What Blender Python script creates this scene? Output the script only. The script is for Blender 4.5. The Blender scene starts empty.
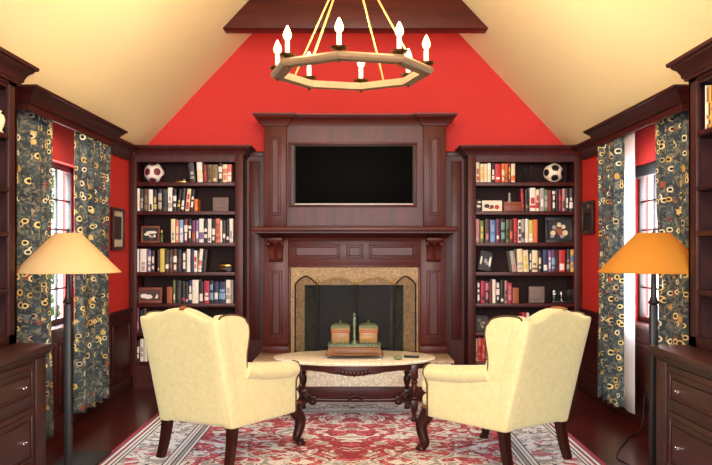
import bpy, bmesh, math, random
from mathutils import Vector, Matrix
R = random.Random(7)
scn = bpy.context.scene
COL = scn.collection
PI = math.pi
F, CX, HY, H = 850.0, 355.5, 250.0, 1.38       # focal length in px, vanishing point, eye height

def px(x, d): return (x - CX) * d / F
def pz(y, d): return H - (y - HY) * d / F
def lin(c):
    return tuple(((v/255)/12.92 if v/255 <= .04045 else ((v/255+.055)/1.055)**2.4) for v in c)

# ------------------------------------------------------------------ materials
class NT:
    def __init__(s, name):
        s.m = bpy.data.materials.new(name); s.m.use_nodes = True
        s.t = s.m.node_tree; s.b = s.t.nodes['Principled BSDF']; s.out = s.t.nodes['Material Output']
    def n(s, kind, **kw):
        nd = s.t.nodes.new(kind)
        for k, v in kw.items():
            if k.startswith('i_'):
                key = k[2:]; key = int(key) if key.isdigit() else key
                nd.inputs[key].default_value = v
            else: setattr(nd, k, v)
        return nd
    def l(s, a, b): s.t.links.new(a, b)
    def math(s, op, a, b=None, c=None, clamp=False):
        nd = s.t.nodes.new('ShaderNodeMath'); nd.operation = op; nd.use_clamp = clamp
        for i, v in enumerate((a, b, c)):
            if v is None: continue
            if isinstance(v, (int, float)): nd.inputs[i].default_value = v
            else: s.l(v, nd.inputs[i])
        return nd.outputs[0]
    def mix(s, f, a, b):
        nd = s.t.nodes.new('ShaderNodeMix'); nd.data_type = 'RGBA'
        for i, v in ((0, f), (6, a), (7, b)):
            if isinstance(v, (int, float)): nd.inputs[i].default_value = v
            elif isinstance(v, tuple): nd.inputs[i].default_value = (*v[:3], 1)
            else: s.l(v, nd.inputs[i])
        return nd.outputs[2]
    def ramp(s, f, stops, interp='LINEAR'):
        nd = s.t.nodes.new('ShaderNodeValToRGB'); nd.color_ramp.interpolation = interp
        e = nd.color_ramp.elements
        while len(e) < len(stops): e.new(.5)
        for k, (p, c) in enumerate(stops): e[k].position = p; e[k].color = (*c[:3], 1)
        s.l(f, nd.inputs[0]); return nd.outputs[0]
    def coord(s, kind='Object'):
        return s.t.nodes.new('ShaderNodeTexCoord').outputs[kind]
    def noise(s, vec, scale, detail=3, rough=.5, dist=0):
        nd = s.n('ShaderNodeTexNoise', i_Scale=scale, i_Detail=detail, i_Roughness=rough, i_Distortion=dist)
        s.l(vec, nd.inputs['Vector']); return nd.outputs[0]
    def base(s, c):
        if isinstance(c, tuple): s.b.inputs['Base Color'].default_value = (*c[:3], 1)
        else: s.l(c, s.b.inputs['Base Color'])
    def set(s, **kw):
        for k, v in kw.items(): s.b.inputs[k.replace('_', ' ')].default_value = v
    def bump(s, h, strength=.2, dist=.01):
        nd = s.n('ShaderNodeBump', i_Strength=strength, i_Distance=dist)
        s.l(h, nd.inputs['Height']); s.l(nd.outputs[0], s.b.inputs['Normal'])

def plain(name, rgb, rough=.6, metal=0, coat=0, noise=.0, scale=20):
    t = NT(name); c = lin(rgb)
    if noise:
        f = t.noise(t.coord(), scale, 4)
        t.base(t.mix(f, tuple(v*(1-noise) for v in c), tuple(min(1, v*(1+noise)) for v in c)))
    else: t.base(c)
    t.set(Roughness=rough, Metallic=metal, Coat_Weight=coat)
    return t.m

def wood(name, dark, light, rough=.42, axis=2, coat=.08, scale=14):
    t = NT(name); mp = t.n('ShaderNodeMapping')
    t.l(t.coord(), mp.inputs[0])
    sc = [1, 1, 1]; sc[axis] = .08
    mp.inputs['Scale'].default_value = sc
    f = t.noise(mp.outputs[0], scale, 5, .6, .6)
    t.base(t.ramp(f, [(.3, lin(dark)), (.72, lin(light))]))
    t.set(Roughness=rough, Coat_Weight=coat, Coat_Roughness=.3, Specular_IOR_Level=.24)
    return t.m

def marble(name, a, b, c, scale=5, rough=.2):
    t = NT(name); co = t.coord()
    n1 = t.noise(co, scale, 8, .65, 1.6)
    n2 = t.noise(co, scale*3.1, 8, .7, 2.2)
    base = t.ramp(n1, [(.3, lin(b)), (.5, lin(a)), (.68, lin(b))])
    vein = t.ramp(n2, [(.455, (0, 0, 0)), (.49, (1, 1, 1)), (.51, (1, 1, 1)), (.545, (0, 0, 0))])
    t.base(t.mix(vein, base, lin(c)))
    t.set(Roughness=rough); return t.m

def curtain_mat(name):
    t = NT(name); co = t.coord()
    sx = t.n('ShaderNodeSeparateXYZ'); t.l(co, sx.inputs[0])
    cb = t.n('ShaderNodeCombineXYZ'); t.l(sx.outputs[1], cb.inputs[0]); t.l(sx.outputs[2], cb.inputs[1])
    v = cb.outputs[0]
    base = t.ramp(t.noise(v, 5, 4, .6), [(.3, lin((24, 36, 56))), (.5, lin((44, 64, 74))), (.72, lin((72, 94, 104)))])
    # leafy trails
    leaf = t.noise(v, 20, 4, .6, 1.8)
    lm = t.ramp(leaf, [(.5, (0, 0, 0)), (.56, (1, 1, 1))])
    col = t.mix(t.math('MULTIPLY', lm, .55), base, lin((142, 140, 120)))
    dk = t.ramp(t.noise(v, 26, 3, .6, 1.0), [(.36, (1, 1, 1)), (.42, (0, 0, 0))])
    col = t.mix(t.math('MULTIPLY', dk, .75), col, lin((22, 26, 36)))
    # rust flowers
    bl = t.n('ShaderNodeTexVoronoi', i_Scale=11.0, i_Randomness=1.0); t.l(v, bl.inputs['Vector'])
    wob = t.math('ADD', bl.outputs['Distance'], t.math('MULTIPLY', t.math('SUBTRACT', t.noise(v, 45, 3), .5), .55))
    fm = t.ramp(wob, [(.2, (1, 1, 1)), (.27, (0, 0, 0))])
    cs = t.n('ShaderNodeSeparateColor'); t.l(bl.outputs['Color'], cs.inputs[0])
    fcol = t.ramp(cs.outputs[0], [(0, lin((150, 66, 44))), (.25, lin((196, 150, 60))), (.45, lin((120, 40, 52))), (.62, lin((214, 196, 120))), (.8, lin((92, 108, 112)))], 'CONSTANT')
    col = t.mix(t.math('MULTIPLY', fm, .85), col, fcol)
    # rings
    for sc, th, seed in ((11.0, 1.10, 0.0), (14.0, 1.15, 3.7)):
        off = t.n('ShaderNodeVectorMath', operation='ADD'); off.inputs[1].default_value = (seed, seed*.7, 0); t.l(v, off.inputs[0])
        vr = t.n('ShaderNodeTexVoronoi', voronoi_dimensions='2D', i_Scale=sc, i_Randomness=.62); t.l(off.outputs[0], vr.inputs['Vector'])
        d = vr.outputs['Distance']
        ring = t.ramp(d, [(0, (0, 0, 0)), (.13, (0, 0, 0)), (.155, (1, 1, 1)), (.235, (1, 1, 1)), (.26, (0, 0, 0))])
        core = t.ramp(d, [(.135, (1, 1, 1)), (.155, (0, 0, 0))])
        c2 = t.n('ShaderNodeSeparateColor'); t.l(vr.outputs['Color'], c2.inputs[0])
        on = t.math('GREATER_THAN', t.math('ADD', c2.outputs[1], t.noise(off.outputs[0], 2.4, 1)), th)
        col = t.mix(t.math('MULTIPLY', core, on), col, lin((26, 30, 40)))
        rc = t.ramp(c2.outputs[0], [(0, lin((226, 210, 140))), (.4, lin((226, 220, 190))), (.7, lin((206, 176, 90))), (.85, lin((170, 160, 130)))], 'CONSTANT')
        col = t.mix(t.math('MULTIPLY', ring, on), col, rc)
    t.base(col); t.set(Roughness=.85); return t.m

def rug_mat(name, hx, hy):
    t = NT(name); co = t.coord()
    s = t.n('ShaderNodeSeparateXYZ'); t.l(co, s.inputs[0])
    ax = t.math('ABSOLUTE', s.outputs[0]); ay = t.math('ABSOLUTE', s.outputs[1])
    d = t.math('MINIMUM', t.math('SUBTRACT', hx, ax), t.math('SUBTRACT', hy, ay))
    cb = t.n('ShaderNodeCombineXYZ'); t.l(ax, cb.inputs[0]); t.l(s.outputs[1], cb.inputs[1])
    v = cb.outputs[0]
    ivory, red, black, grey, tan = lin((212, 216, 222)), lin((142, 20, 56)), lin((42, 42, 54)), lin((146, 146, 152)), lin((190, 180, 164))
    rose = lin((196, 104, 116))
    n1 = t.noise(v, 3.9, 2, .5, 2.2); n2 = t.noise(v, 7.0, 2, .5, 2.4); n3 = t.noise(v, 3.0, 2, .5, 1.4); n4 = t.noise(v, 5.2, 2, .5, 2.0)
    B = [(0, 0, 0), (1, 1, 1)]
    field = t.mix(t.ramp(n3, [(.5, B[0]), (.58, B[1])]), red, lin((164, 38, 66)))
    field = t.mix(t.ramp(n2, [(.55, B[0]), (.57, B[1]), (.66, B[1]), (.68, B[0])]), field, rose)
    field = t.mix(t.ramp(n1, [(.515, B[0]), (.535, B[1])]), field, ivory)
    field = t.mix(t.ramp(n4, [(.58, B[0]), (.6, B[1])]), field, ivory)
    field = t.mix(t.ramp(n1, [(.60, B[0]), (.62, B[1])]), field, grey)
    field = t.mix(t.ramp(n2, [(.33, B[1]), (.36, B[0])]), field, tan)
    field = t.mix(t.ramp(n1, [(.497, B[0]), (.507, B[1]), (.52, B[1]), (.53, B[0])]), field, lin((104, 40, 54)))
    field = t.mix(t.ramp(n4, [(.69, B[0]), (.71, B[1])]), field, black)
    field = t.mix(t.ramp(n1, [(.30, B[1]), (.33, B[0])]), field, black)
    band = t.mix(t.ramp(n4, [(.475, B[0]), (.485, B[1]), (.515, B[1]), (.525, B[0])]), ivory, black)
    band = t.mix(t.ramp(t.noise(v, 4.2, 2, .5, 1.2), [(.6, B[0]), (.63, B[1])]), band, lin((168, 64, 82)))
    band = t.mix(t.ramp(t.noise(v, 6.1, 2, .5, 2.0), [(.57, B[0]), (.59, B[1])]), band, grey)
    band = t.mix(t.ramp(t.noise(v, 5.2, 2, .5, 1.6), [(.33, B[1]), (.36, B[0])]), band, black)
    stripe = t.ramp(d, [(0, red), (.028, black), (.036, ivory), (.055, black), (.065, red), (.078, ivory), (.096, black), (.106, ivory), (.124, black),
                        (.134, ivory), (.42, black), (.43, ivory), (.448, grey), (.462, ivory), (.476, black), (.486, grey), (.505, black), (.515, ivory), (.53, black), (.54, red)], 'CONSTANT')
    isband = t.math('MULTIPLY', t.math('GREATER_THAN', d, .14), t.math('LESS_THAN', d, .42))
    col = t.mix(isband, stripe, band)
    col = t.mix(t.math('GREATER_THAN', d, .54), col, field)
    fine = t.noise(co, 60, 3)
    t.base(t.mix(t.math('MULTIPLY', fine, .1), col, (.55, .5, .46)))
    t.set(Roughness=.95); t.bump(t.noise(co, 400, 2), .25, .004)
    return t.m

def fabric(name, a, b, sheen=.3):
    t = NT(name); co = t.coord()
    f = t.noise(co, 26, 6, .65, .8)
    t.base(t.ramp(f, [(.32, lin(b)), (.66, lin(a))]))
    t.set(Roughness=.8, Sheen_Weight=sheen)
    t.bump(t.noise(co, 500, 2), .12, .003)
    return t.m

def shade_mat(name, rgb, trans, wt):
    t = NT(name)
    f = t.noise(t.coord(), 90, 3)
    c = t.mix(f, tuple(v*.93 for v in lin(rgb)), lin(rgb)); t.base(c); t.set(Roughness=.8)
    tr = t.n('ShaderNodeBsdfTranslucent', i_Color=(*lin(trans), 1))
    mx = t.n('ShaderNodeMixShader', i_0=wt)
    t.l(t.b.outputs[0], mx.inputs[1]); t.l(tr.outputs[0], mx.inputs[2]); t.l(mx.outputs[0], t.out.inputs[0])
    return t.m

def emit(name, rgb, strength):
    t = NT(name); t.base(lin(rgb))
    t.b.inputs['Emission Color'].default_value = (*lin(rgb), 1); t.b.inputs['Emission Strength'].default_value = strength
    return t.m

def glass_mat(name):
    t = NT(name)
    tp = t.n('ShaderNodeBsdfTransparent'); gl = t.n('ShaderNodeBsdfGlossy', i_Roughness=.02)
    mx = t.n('ShaderNodeMixShader', i_0=.06)
    t.l(tp.outputs[0], mx.inputs[1]); t.l(gl.outputs[0], mx.inputs[2]); t.l(mx.outputs[0], t.out.inputs[0])
    return t.m

def mesh_mat(name):
    t = NT(name)
    t.base((.01, .01, .01)); t.set(Roughness=.6)
    tp = t.n('ShaderNodeBsdfTransparent'); mx = t.n('ShaderNodeMixShader', i_0=.3)
    t.l(tp.outputs[0], mx.inputs[1]); t.l(t.b.outputs[0], mx.inputs[2]); t.l(mx.outputs[0], t.out.inputs[0])
    return t.m

def floor_mat(name):
    t = NT(name); co = t.coord()
    br = t.n('ShaderNodeTexBrick', offset=.37, i_Scale=1.0)
    br.inputs['Color1'].default_value = (*lin((80, 26, 20)), 1); br.inputs['Color2'].default_value = (*lin((62, 18, 15)), 1)
    br.inputs['Mortar'].default_value = (*lin((28, 10, 9)), 1)
    br.inputs['Mortar Size'].default_value = .002; br.inputs['Brick Width'].default_value = 1.6; br.inputs['Row Height'].default_value = .11
    mp = t.n('ShaderNodeMapping'); mp.inputs['Rotation'].default_value = (0, 0, PI/2)
    t.l(co, mp.inputs[0]); t.l(mp.outputs[0], br.inputs['Vector'])
    m2 = t.n('ShaderNodeMapping'); m2.inputs['Scale'].default_value = (1, .06, 1); t.l(co, m2.inputs[0])
    g = t.noise(m2.outputs[0], 26, 5, .6, .5)
    t.base(t.mix(t.math('MULTIPLY', g, .5), br.outputs[0], lin((40, 12, 10))))
    t.set(Roughness=.28, Coat_Weight=.3, Coat_Roughness=.15)
    return t.m

M = {}
M['wood'] = wood('mahogany', (56, 18, 14), (86, 31, 21))
M['wood_h'] = wood('mahogany_across', (56, 18, 14), (86, 31, 21), axis=0)
M['wood_y'] = wood('mahogany_along', (48, 16, 14), (70, 25, 21), axis=1)
M['cab'] = wood('shaded_mahogany', (38, 12, 10), (56, 19, 15), rough=.5, axis=1)  # same mahogany, with the shade on side cabinets and cornices put into its colour
M['case'] = wood('bookcase_wood', (54, 19, 17), (78, 30, 26), coat=.05)
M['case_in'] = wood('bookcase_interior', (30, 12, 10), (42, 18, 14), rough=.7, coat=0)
M['dark'] = wood('dark_wood', (38, 14, 11), (66, 26, 20), rough=.35)
M['leg'] = wood('ebony_stained_leg', (30, 12, 9), (54, 22, 15), rough=.3)
M['red'] = plain('red_wall_paint', (200, 40, 33), .75, noise=.03, scale=3)
M['ceil'] = plain('cream_ceiling_paint', (246, 228, 176), .9, noise=.02, scale=2)
M['floor'] = floor_mat('dark_floorboards')
M['curtain'] = curtain_mat('floral_curtain')
M['lining'] = shade_mat('white_lining', (238, 241, 248), (250, 250, 255), .5)
M['chair'] = fabric('pale_yellow_fabric', (206, 203, 152), (194, 189, 134))
M['trim'] = plain('brown_gimp', (76, 48, 32), .8, noise=.4, scale=160)
M['tan_trim'] = plain('tan_band', (128, 76, 38), .7, noise=.2, scale=80)
M['marble'] = marble('gold_marble', (172, 136, 76), (136, 104, 54), (92, 68, 38), 6, .5)
M['marble_pale'] = marble('pale_marble', (244, 238, 222), (232, 220, 194), (196, 174, 136), 5)
M['slab'] = marble('beige_stone', (206, 184, 152), (190, 166, 132), (150, 126, 100), 4)
M['tabletop'] = marble('cream_table_marble', (242, 236, 216), (234, 224, 198), (214, 196, 160), 4, .2)
M['slate'] = marble('dark_green_slate', (60, 68, 62), (40, 46, 42), (130, 132, 116), 9)
M['soot'] = plain('sooty_firebrick', (15, 13, 12), .95, noise=.4, scale=14)
M['screen'] = mesh_mat('black_wire_mesh')
M['brass'] = plain('brass', (196, 160, 92), .3, 1)
M['bronze'] = plain('bronze', (96, 72, 40), .4, 1)
M['iron'] = plain('dark_iron', (30, 26, 24), .45, .6)
M['steel'] = plain('chrome', (200, 200, 205), .2, 1)
M['black'] = plain('black_satin', (14, 13, 14), .5)
M['tv'] = plain('tv_screen', (6, 5, 5), .5); M['tv'].node_tree.nodes['Principled BSDF'].inputs['Specular IOR Level'].default_value = .02
M['silver'] = plain('silver_strip', (214, 206, 200), .4)
M['gold'] = plain('gilt_rod', (196, 164, 100), .4, .6)
M['ringwood'] = plain('greyed_wood', (128, 108, 76), .55, noise=.25, scale=30)
M['candle'] = plain('candle_sleeve', (246, 238, 216), .5)
M['bulb'] = emit('lit_bulb', (255, 222, 140), 2.2)
M['shade_beige'] = shade_mat('beige_paper_shade', (216, 186, 132), (240, 200, 140), .2)
M['shade_amber'] = shade_mat('amber_paper_shade', (194, 132, 38), (240, 170, 60), .3)
M['glass'] = glass_mat('clear_glass')
M['sash'] = plain('black_sash', (34, 24, 24), .4)
M['leaf'] = plain('leaf_green', (92, 140, 70), .6, noise=.4, scale=6)
M['ground'] = plain('pale_paving', (200, 190, 180), .9, noise=.1)
M['rug'] = rug_mat('persian_rug', 1.63, 1.99)
M['fringe'] = plain('rug_fringe', (214, 204, 184), .95)
M['verdigris'] = plain('verdigris_metal', (98, 112, 88), .45, .5, noise=.4, scale=60)
M['amberwood'] = wood('amber_burr', (110, 80, 40), (150, 116, 62), .4, 0, .1, 50)
M['inkwood'] = wood('carved_walnut', (84, 54, 36), (124, 86, 56), .4, 0, .1, 50)
M['redband'] = plain('red_inlay', (150, 60, 40), .4)
M['white'] = plain('white_paint', (232, 226, 214), .6)
M['cream'] = plain('cream_leather', (230, 216, 190), .5)
M['mat_board'] = plain('pale_mat_board', (206, 196, 176), .8)
M['greystone'] = plain('grey_cast_plaque', (118, 102, 94), .7, noise=.35, scale=40)
M['leatherbox'] = plain('tan_leather', (124, 58, 30), .5, noise=.2, scale=30)
M['bottle'] = plain('olive_glass', (78, 86, 40), .2)
M['paper'] = plain('page_edges', (214, 198, 168), .9)
M['outlet'] = plain('outlet_plate', (70, 40, 34), .5)

BC = {'white': (226, 220, 210), 'cream': (222, 204, 164), 'black': (26, 22, 24), 'charcoal': (54, 48, 48), 'brown': (76, 44, 34), 'olive': (118, 100, 62),
      'yellow': (198, 184, 84), 'green': (96, 112, 66), 'blue': (84, 112, 168), 'sky': (120, 160, 200), 'navy': (38, 44, 84), 'violet': (120, 96, 150), 'purple': (104, 44, 76),
      'red': (178, 32, 36), 'maroon': (108, 28, 38), 'pink': (176, 120, 122), 'salmon': (206, 112, 96), 'orange': (206, 104, 44), 'grey': (158, 152, 146), 'teal': (110, 150, 146),
      'amber': (210, 160, 62), 'rust': (150, 76, 44), 'crimson': (166, 34, 64)}
BM = {k: plain('cloth_' + k, v, .55) for k, v in BC.items()}

# ------------------------------------------------------------------ mesh helpers
OFF = {}
def setp(o, label=None, cat=None, group=None, kind=None):
    if label: o['label'] = label
    if cat: o['category'] = cat
    if group: o['group'] = group
    if kind: o['kind'] = kind
    return o

def thing(name, label, cat, loc=(0, 0, 0), rz=0, group=None):
    o = bpy.data.objects.new(name, None); COL.objects.link(o)
    o.location = loc; o.rotation_euler = (0, 0, rz); o.empty_display_size = .05
    OFF[o.name] = Vector(loc) if rz == 0 else None
    return setp(o, label, cat, group)

def obj(name, bm, mats, parent=None, local=False, origin=None, smooth=40):
    """Link a bmesh (built in room coordinates unless local) as one mesh object."""
    me = bpy.data.meshes.new(name)
    bmesh.ops.recalc_face_normals(bm, faces=bm.faces)
    off = Vector((0, 0, 0))
    if parent is not None and not local:
        off = OFF[parent.name]
    elif parent is None and origin is not None:
        off = Vector(origin)
    if off.length: bmesh.ops.translate(bm, verts=bm.verts, vec=-off)
    bm.to_mesh(me); bm.free()
    if not isinstance(mats, (list, tuple)): mats = [mats]
    for m in mats: me.materials.append(M[m] if isinstance(m, str) else m)
    if smooth:
        for p in me.polygons: p.use_smooth = True
        me.set_sharp_from_angle(angle=math.radians(smooth))
    o = bpy.data.objects.new(name, me); COL.objects.link(o)
    if parent is not None:
        o.parent = parent; OFF[o.name] = OFF.get(parent.name)
    else:
        o.location = off; OFF[o.name] = off.copy()
    return o

def NB(): return bmesh.new()

def box(bm, x0, x1, y0, y1, z0, z1, bev=0, seg=2, mi=0):
    t = bmesh.new()
    bmesh.ops.create_cube(t, size=1)
    for v in t.verts:
        v.co = Vector(((x0+x1)/2 + v.co.x*(x1-x0), (y0+y1)/2 + v.co.y*(y1-y0), (z0+z1)/2 + v.co.z*(z1-z0)))
    if bev: bmesh.ops.bevel(t, geom=t.edges[:], offset=bev, segments=seg, profile=.5, affect='EDGES')
    return merge(bm, t, mi)

def merge(bm, t, mi=0, mat=None, deform=None):
    if mat is not None: bmesh.ops.transform(t, matrix=mat, verts=t.verts)
    if deform:
        for v in t.verts: v.co = Vector(deform(v.co))
    vm = {}
    out = []
    for v in t.verts: vm[v] = bm.verts.new(v.co); out.append(vm[v])
    for f in t.faces:
        try:
            nf = bm.faces.new([vm[v] for v in f.verts]); nf.material_index = f.material_index or mi
        except ValueError: pass
    t.free(); return out

def rbox(bm, x0, x1, y0, y1, z0, z1, r, seg=3, cuts=(4, 4, 4), deform=None, mi=0):
    t = bmesh.new(); bmesh.ops.create_cube(t, size=1)
    for v in t.verts:
        v.co = Vector(((x0+x1)/2 + v.co.x*(x1-x0), (y0+y1)/2 + v.co.y*(y1-y0), (z0+z1)/2 + v.co.z*(z1-z0)))
    bmesh.ops.bevel(t, geom=t.edges[:], offset=r, segments=seg, profile=.5, affect='EDGES')
    for ax, n, a, b in ((0, cuts[0], x0, x1), (1, cuts[1], y0, y1), (2, cuts[2], z0, z1)):
        for k in range(1, n+1):
            p = a + r + (b-a-2*r)*k/(n+1); co = [0, 0, 0]; no = [0, 0, 0]; co[ax] = p; no[ax] = 1
            bmesh.ops.bisect_plane(t, geom=t.verts[:]+t.edges[:]+t.faces[:], plane_co=co, plane_no=no)
    return merge(bm, t, mi, deform=deform)

def prism(bm, pts, axis, a0, a1, bev=0, mi=0):
    """Extrude a polygon; axis 'x': pts are (y,z); 'y': (x,z); 'z': (x,y)."""
    t = bmesh.new()
    def P(u, w, a): return {'x': (a, u, w), 'y': (u, a, w), 'z': (u, w, a)}[axis]
    va = [t.verts.new(P(u, w, a0)) for u, w in pts]; vb = [t.verts.new(P(u, w, a1)) for u, w in pts]
    n = len(pts)
    t.faces.new(va); t.faces.new(vb[::-1])
    for i in range(n): t.faces.new((va[i], va[(i+1) % n], vb[(i+1) % n], vb[i]))
    if bev: bmesh.ops.bevel(t, geom=t.edges[:], offset=bev, segments=2, profile=.5, affect='EDGES')
    return merge(bm, t, mi)

def lathe(bm, prof, c=(0, 0, 0), seg=24, mat=None, sx=1, sy=1, mi=0):
    t = bmesh.new(); rings = []
    for r, z in prof:
        if r < 1e-5: rings.append([t.verts.new((c[0], c[1], c[2]+z))])
        else: rings.append([t.verts.new((c[0]+sx*r*math.cos(2*PI*k/seg), c[1]+sy*r*math.sin(2*PI*k/seg), c[2]+z)) for k in range(seg)])
    for a, b in zip(rings, rings[1:]):
        for k in range(seg):
            k2 = (k+1) % seg
            if len(a) == 1 and len(b) == 1: continue
            if len(a) == 1: t.faces.new((a[0], b[k], b[k2]))
            elif len(b) == 1: t.faces.new((a[k], a[k2], b[0]))
            else: t.faces.new((a[k], a[k2], b[k2], b[k]))
    for rg in (rings[0], rings[-1]):
        if len(rg) > 1: t.faces.new(rg)
    return merge(bm, t, mi, mat)

def sweep(bm, path, rad, seg=10, square=False, mi=0, squash=1.0, closed=False):
    """Tube along a path; rad is one radius or one per point."""
    P = [Vector(p) for p in path]; n = len(P)
    if not isinstance(rad, (list, tuple)): rad = [rad]*n
    t = bmesh.new(); rings = []; up = None
    for i, p in enumerate(P):
        if closed: d = P[(i+1) % n] - P[i-1]
        else: d = P[min(i+1, n-1)] - P[max(i-1, 0)]
        d.normalize()
        if up is None:
            up = Vector((0, 0, 1)) if abs(d.z) < .9 else Vector((0, 1, 0))
        a = d.cross(up).normalized(); b = a.cross(d).normalized(); up = b
        if square: ring = [p + (a*sx + b*sy)*rad[i] for sx, sy in ((-1, -1), (1, -1), (1, 1), (-1, 1))]
        else: ring = [p + (a*math.cos(2*PI*k/seg)*squash + b*math.sin(2*PI*k/seg))*rad[i] for k in range(seg)]
        rings.append([t.verts.new(q) for q in ring])
    m = len(rings[0])
    pairs = list(zip(rings, rings[1:])) + ([(rings[-1], rings[0])] if closed else [])
    for a, b in pairs:
        for k in range(m): t.faces.new((a[k], a[(k+1) % m], b[(k+1) % m], b[k]))
    if not closed: t.faces.new(rings[0]); t.faces.new(rings[-1])
    return merge(bm, t, mi)

def smooth_path(pts, n=6):
    P = [Vector(p) for p in pts]; out = []
    for i in range(len(P)-1):
        p0, p1, p2, p3 = P[max(i-1, 0)], P[i], P[i+1], P[min(i+2, len(P)-1)]
        for k in range(n):
            u = k/n
            out.append(.5*((2*p1) + (p2-p0)*u + (2*p0-5*p1+4*p2-p3)*u*u + (3*p1-p0-3*p2+p3)*u**3))
    out.append(P[-1]); return out

def ball(bm, c, r, sub=2, s=(1, 1, 1), mi=0):
    t = bmesh.new(); bmesh.ops.create_icosphere(t, subdivisions=sub, radius=r)
    for v in t.verts: v.co = Vector((c[0]+v.co.x*s[0], c[1]+v.co.y*s[1], c[2]+v.co.z*s[2]))
    return merge(bm, t, mi)

def panel_y(bm, x0, x1, z0, z1, y, frame=.014, proud=.012, raised=True):
    """A raised moulded panel on a face looking to -Y: frame moulding plus a chamfered field."""
    for a, b, c, d in ((x0, x1, z0, z0+frame), (x0, x1, z1-frame, z1), (x0, x0+frame, z0+frame, z1-frame), (x1-frame, x1, z0+frame, z1-frame)):
        box(bm, a, b, y-proud, y+.004, c, d, .004, 2)
    if raised:
        i = frame + .012
        box(bm, x0+i, x1-i, y-proud*.6, y+.004, z0+i, z1-i, min(.007, (x1-x0)/8), 1)

def panel_x(bm, xf, sgn, y0, y1, z0, z1, frame=.014, proud=.012, raised=True):
    """The same on a face at x = xf whose outside is towards sgn."""
    def bx(ya, yb, za, zb, p, bv, sg):
        a, b = sorted((xf + sgn*p, xf - sgn*.004)); box(bm, a, b, ya, yb, za, zb, bv, sg)
    for a, b, c, d in ((y0, y1, z0, z0+frame), (y0, y1, z1-frame, z1), (y0, y0+frame, z0+frame, z1-frame), (y1-frame, y1, z0+frame, z1-frame)):
        bx(a, b, c, d, proud, .004, 2)
    if raised:
        i = frame + .02
        bx(y0+i, y1-i, z0+i, z1-i, proud*.7, .008, 1)

# crown profile: (out, up) from bottom of moulding against the wall to its top outer lip
def crown_pts(p, h):
    return [(0, 0), (.18*p, 0), (.2*p, .1*h), (.3*p, .16*h), (.36*p, .34*h), (.52*p, .56*h), (.76*p, .7*h), (.8*p, .8*h), (.96*p, .82*h), (p, .9*h), (p, h), (0, h)]

def crown_run(bm, path, prof):
    """Sweep a crown profile (out, up) along a plan path [(x,y,nx,ny)...]; (nx,ny) is the mitred outward offset for one unit."""
    rings = [[bm.verts.new((x+nx*o, y+ny*o, z0+u)) for o, u in prof] for x, y, nx, ny, z0 in path]
    n = len(prof)
    for a, b in zip(rings, rings[1:]):
        for k in range(n): bm.faces.new((a[k], a[(k+1) % n], b[(k+1) % n], b[k]))
    bm.faces.new(rings[0]); bm.faces.new(rings[-1])

# ------------------------------------------------------------------ setting
XW, YB, YR = 2.27, 8.85, -2.2
EZ, SL = 2.37, 1.06                      # eave height at the side walls, roof slope
def cz(x): return EZ + SL*(XW-abs(x))    # ceiling height
RIDGE = cz(0)
SILL, HEAD, WY0, WY1 = .79, 2.06, 5.72, 7.05

def structure(name, bm, m, parent=None, **kw):
    o = obj(name, bm, m, parent, **kw); o['kind'] = 'structure'; return o

b = NB(); box(b, -2.6, 2.6, YR-.2, YB+.2, -.1, 0); structure('floor', b, 'floor', smooth=0)
b = NB()
T = .14
prism(b, [(-XW-.3, EZ-.3*SL), (0, RIDGE), (XW+.3, EZ-.3*SL), (XW+.3, EZ-.3*SL+T), (0, RIDGE+T), (-XW-.3, EZ-.3*SL+T)], 'y', YR-.1, YB+.1)
structure('ceiling', b, 'ceil', smooth=0)
for s, nm in ((-1, 'left'), (1, 'right')):
    b = NB()
    def wx(a, c, y0, y1, z0, z1):
        lo, hi = sorted((s*a, s*c)); box(b, lo, hi, y0, y1, z0, z1)
    wx(XW, XW+.16, YR, WY0, 0, EZ); wx(XW, XW+.16, WY1, YB, 0, EZ)
    wx(XW, XW+.16, WY0, WY1, 0, SILL); wx(XW, XW+.16, WY0, WY1, HEAD, EZ)
    structure('wall_' + nm, b, 'red', smooth=0)
b = NB()
prism(b, [(-XW-.1, 0), (XW+.1, 0), (XW+.1, EZ-.1), (0, RIDGE+.02), (-XW-.1, EZ-.1)], 'y', YB, YB+.12)
structure('wall_back', b, 'red', smooth=0)
b = NB()                                  # unseen wall behind the camera, its openings added for the fill lights
prism(b, [(-XW, 2.3), (XW, 2.3), (XW, EZ), (XW-.35/SL, EZ+.35), (-XW+.35/SL, EZ+.35), (-XW, EZ)], 'y', YR-.12, YR)
prism(b, [(-.95, 3.88), (.95, 3.88), (0, RIDGE)], 'y', YR-.12, YR)
for s in (-1, 1): prism(b, [(s*1.12, 2.72), (s*(XW-.35/SL), 2.72), (s*.83, 3.88), (s*1.12, 3.88-.3)], 'y', YR-.12, YR)
box(b, -XW, -1.7, YR-.12, YR, 0, 2.3); box(b, 1.7, XW, YR-.12, YR, 0, 2.3); box(b, -1.7, 1.7, YR-.12, YR, 0, .5)
structure('wall_rear', b, 'red', smooth=0)
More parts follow.
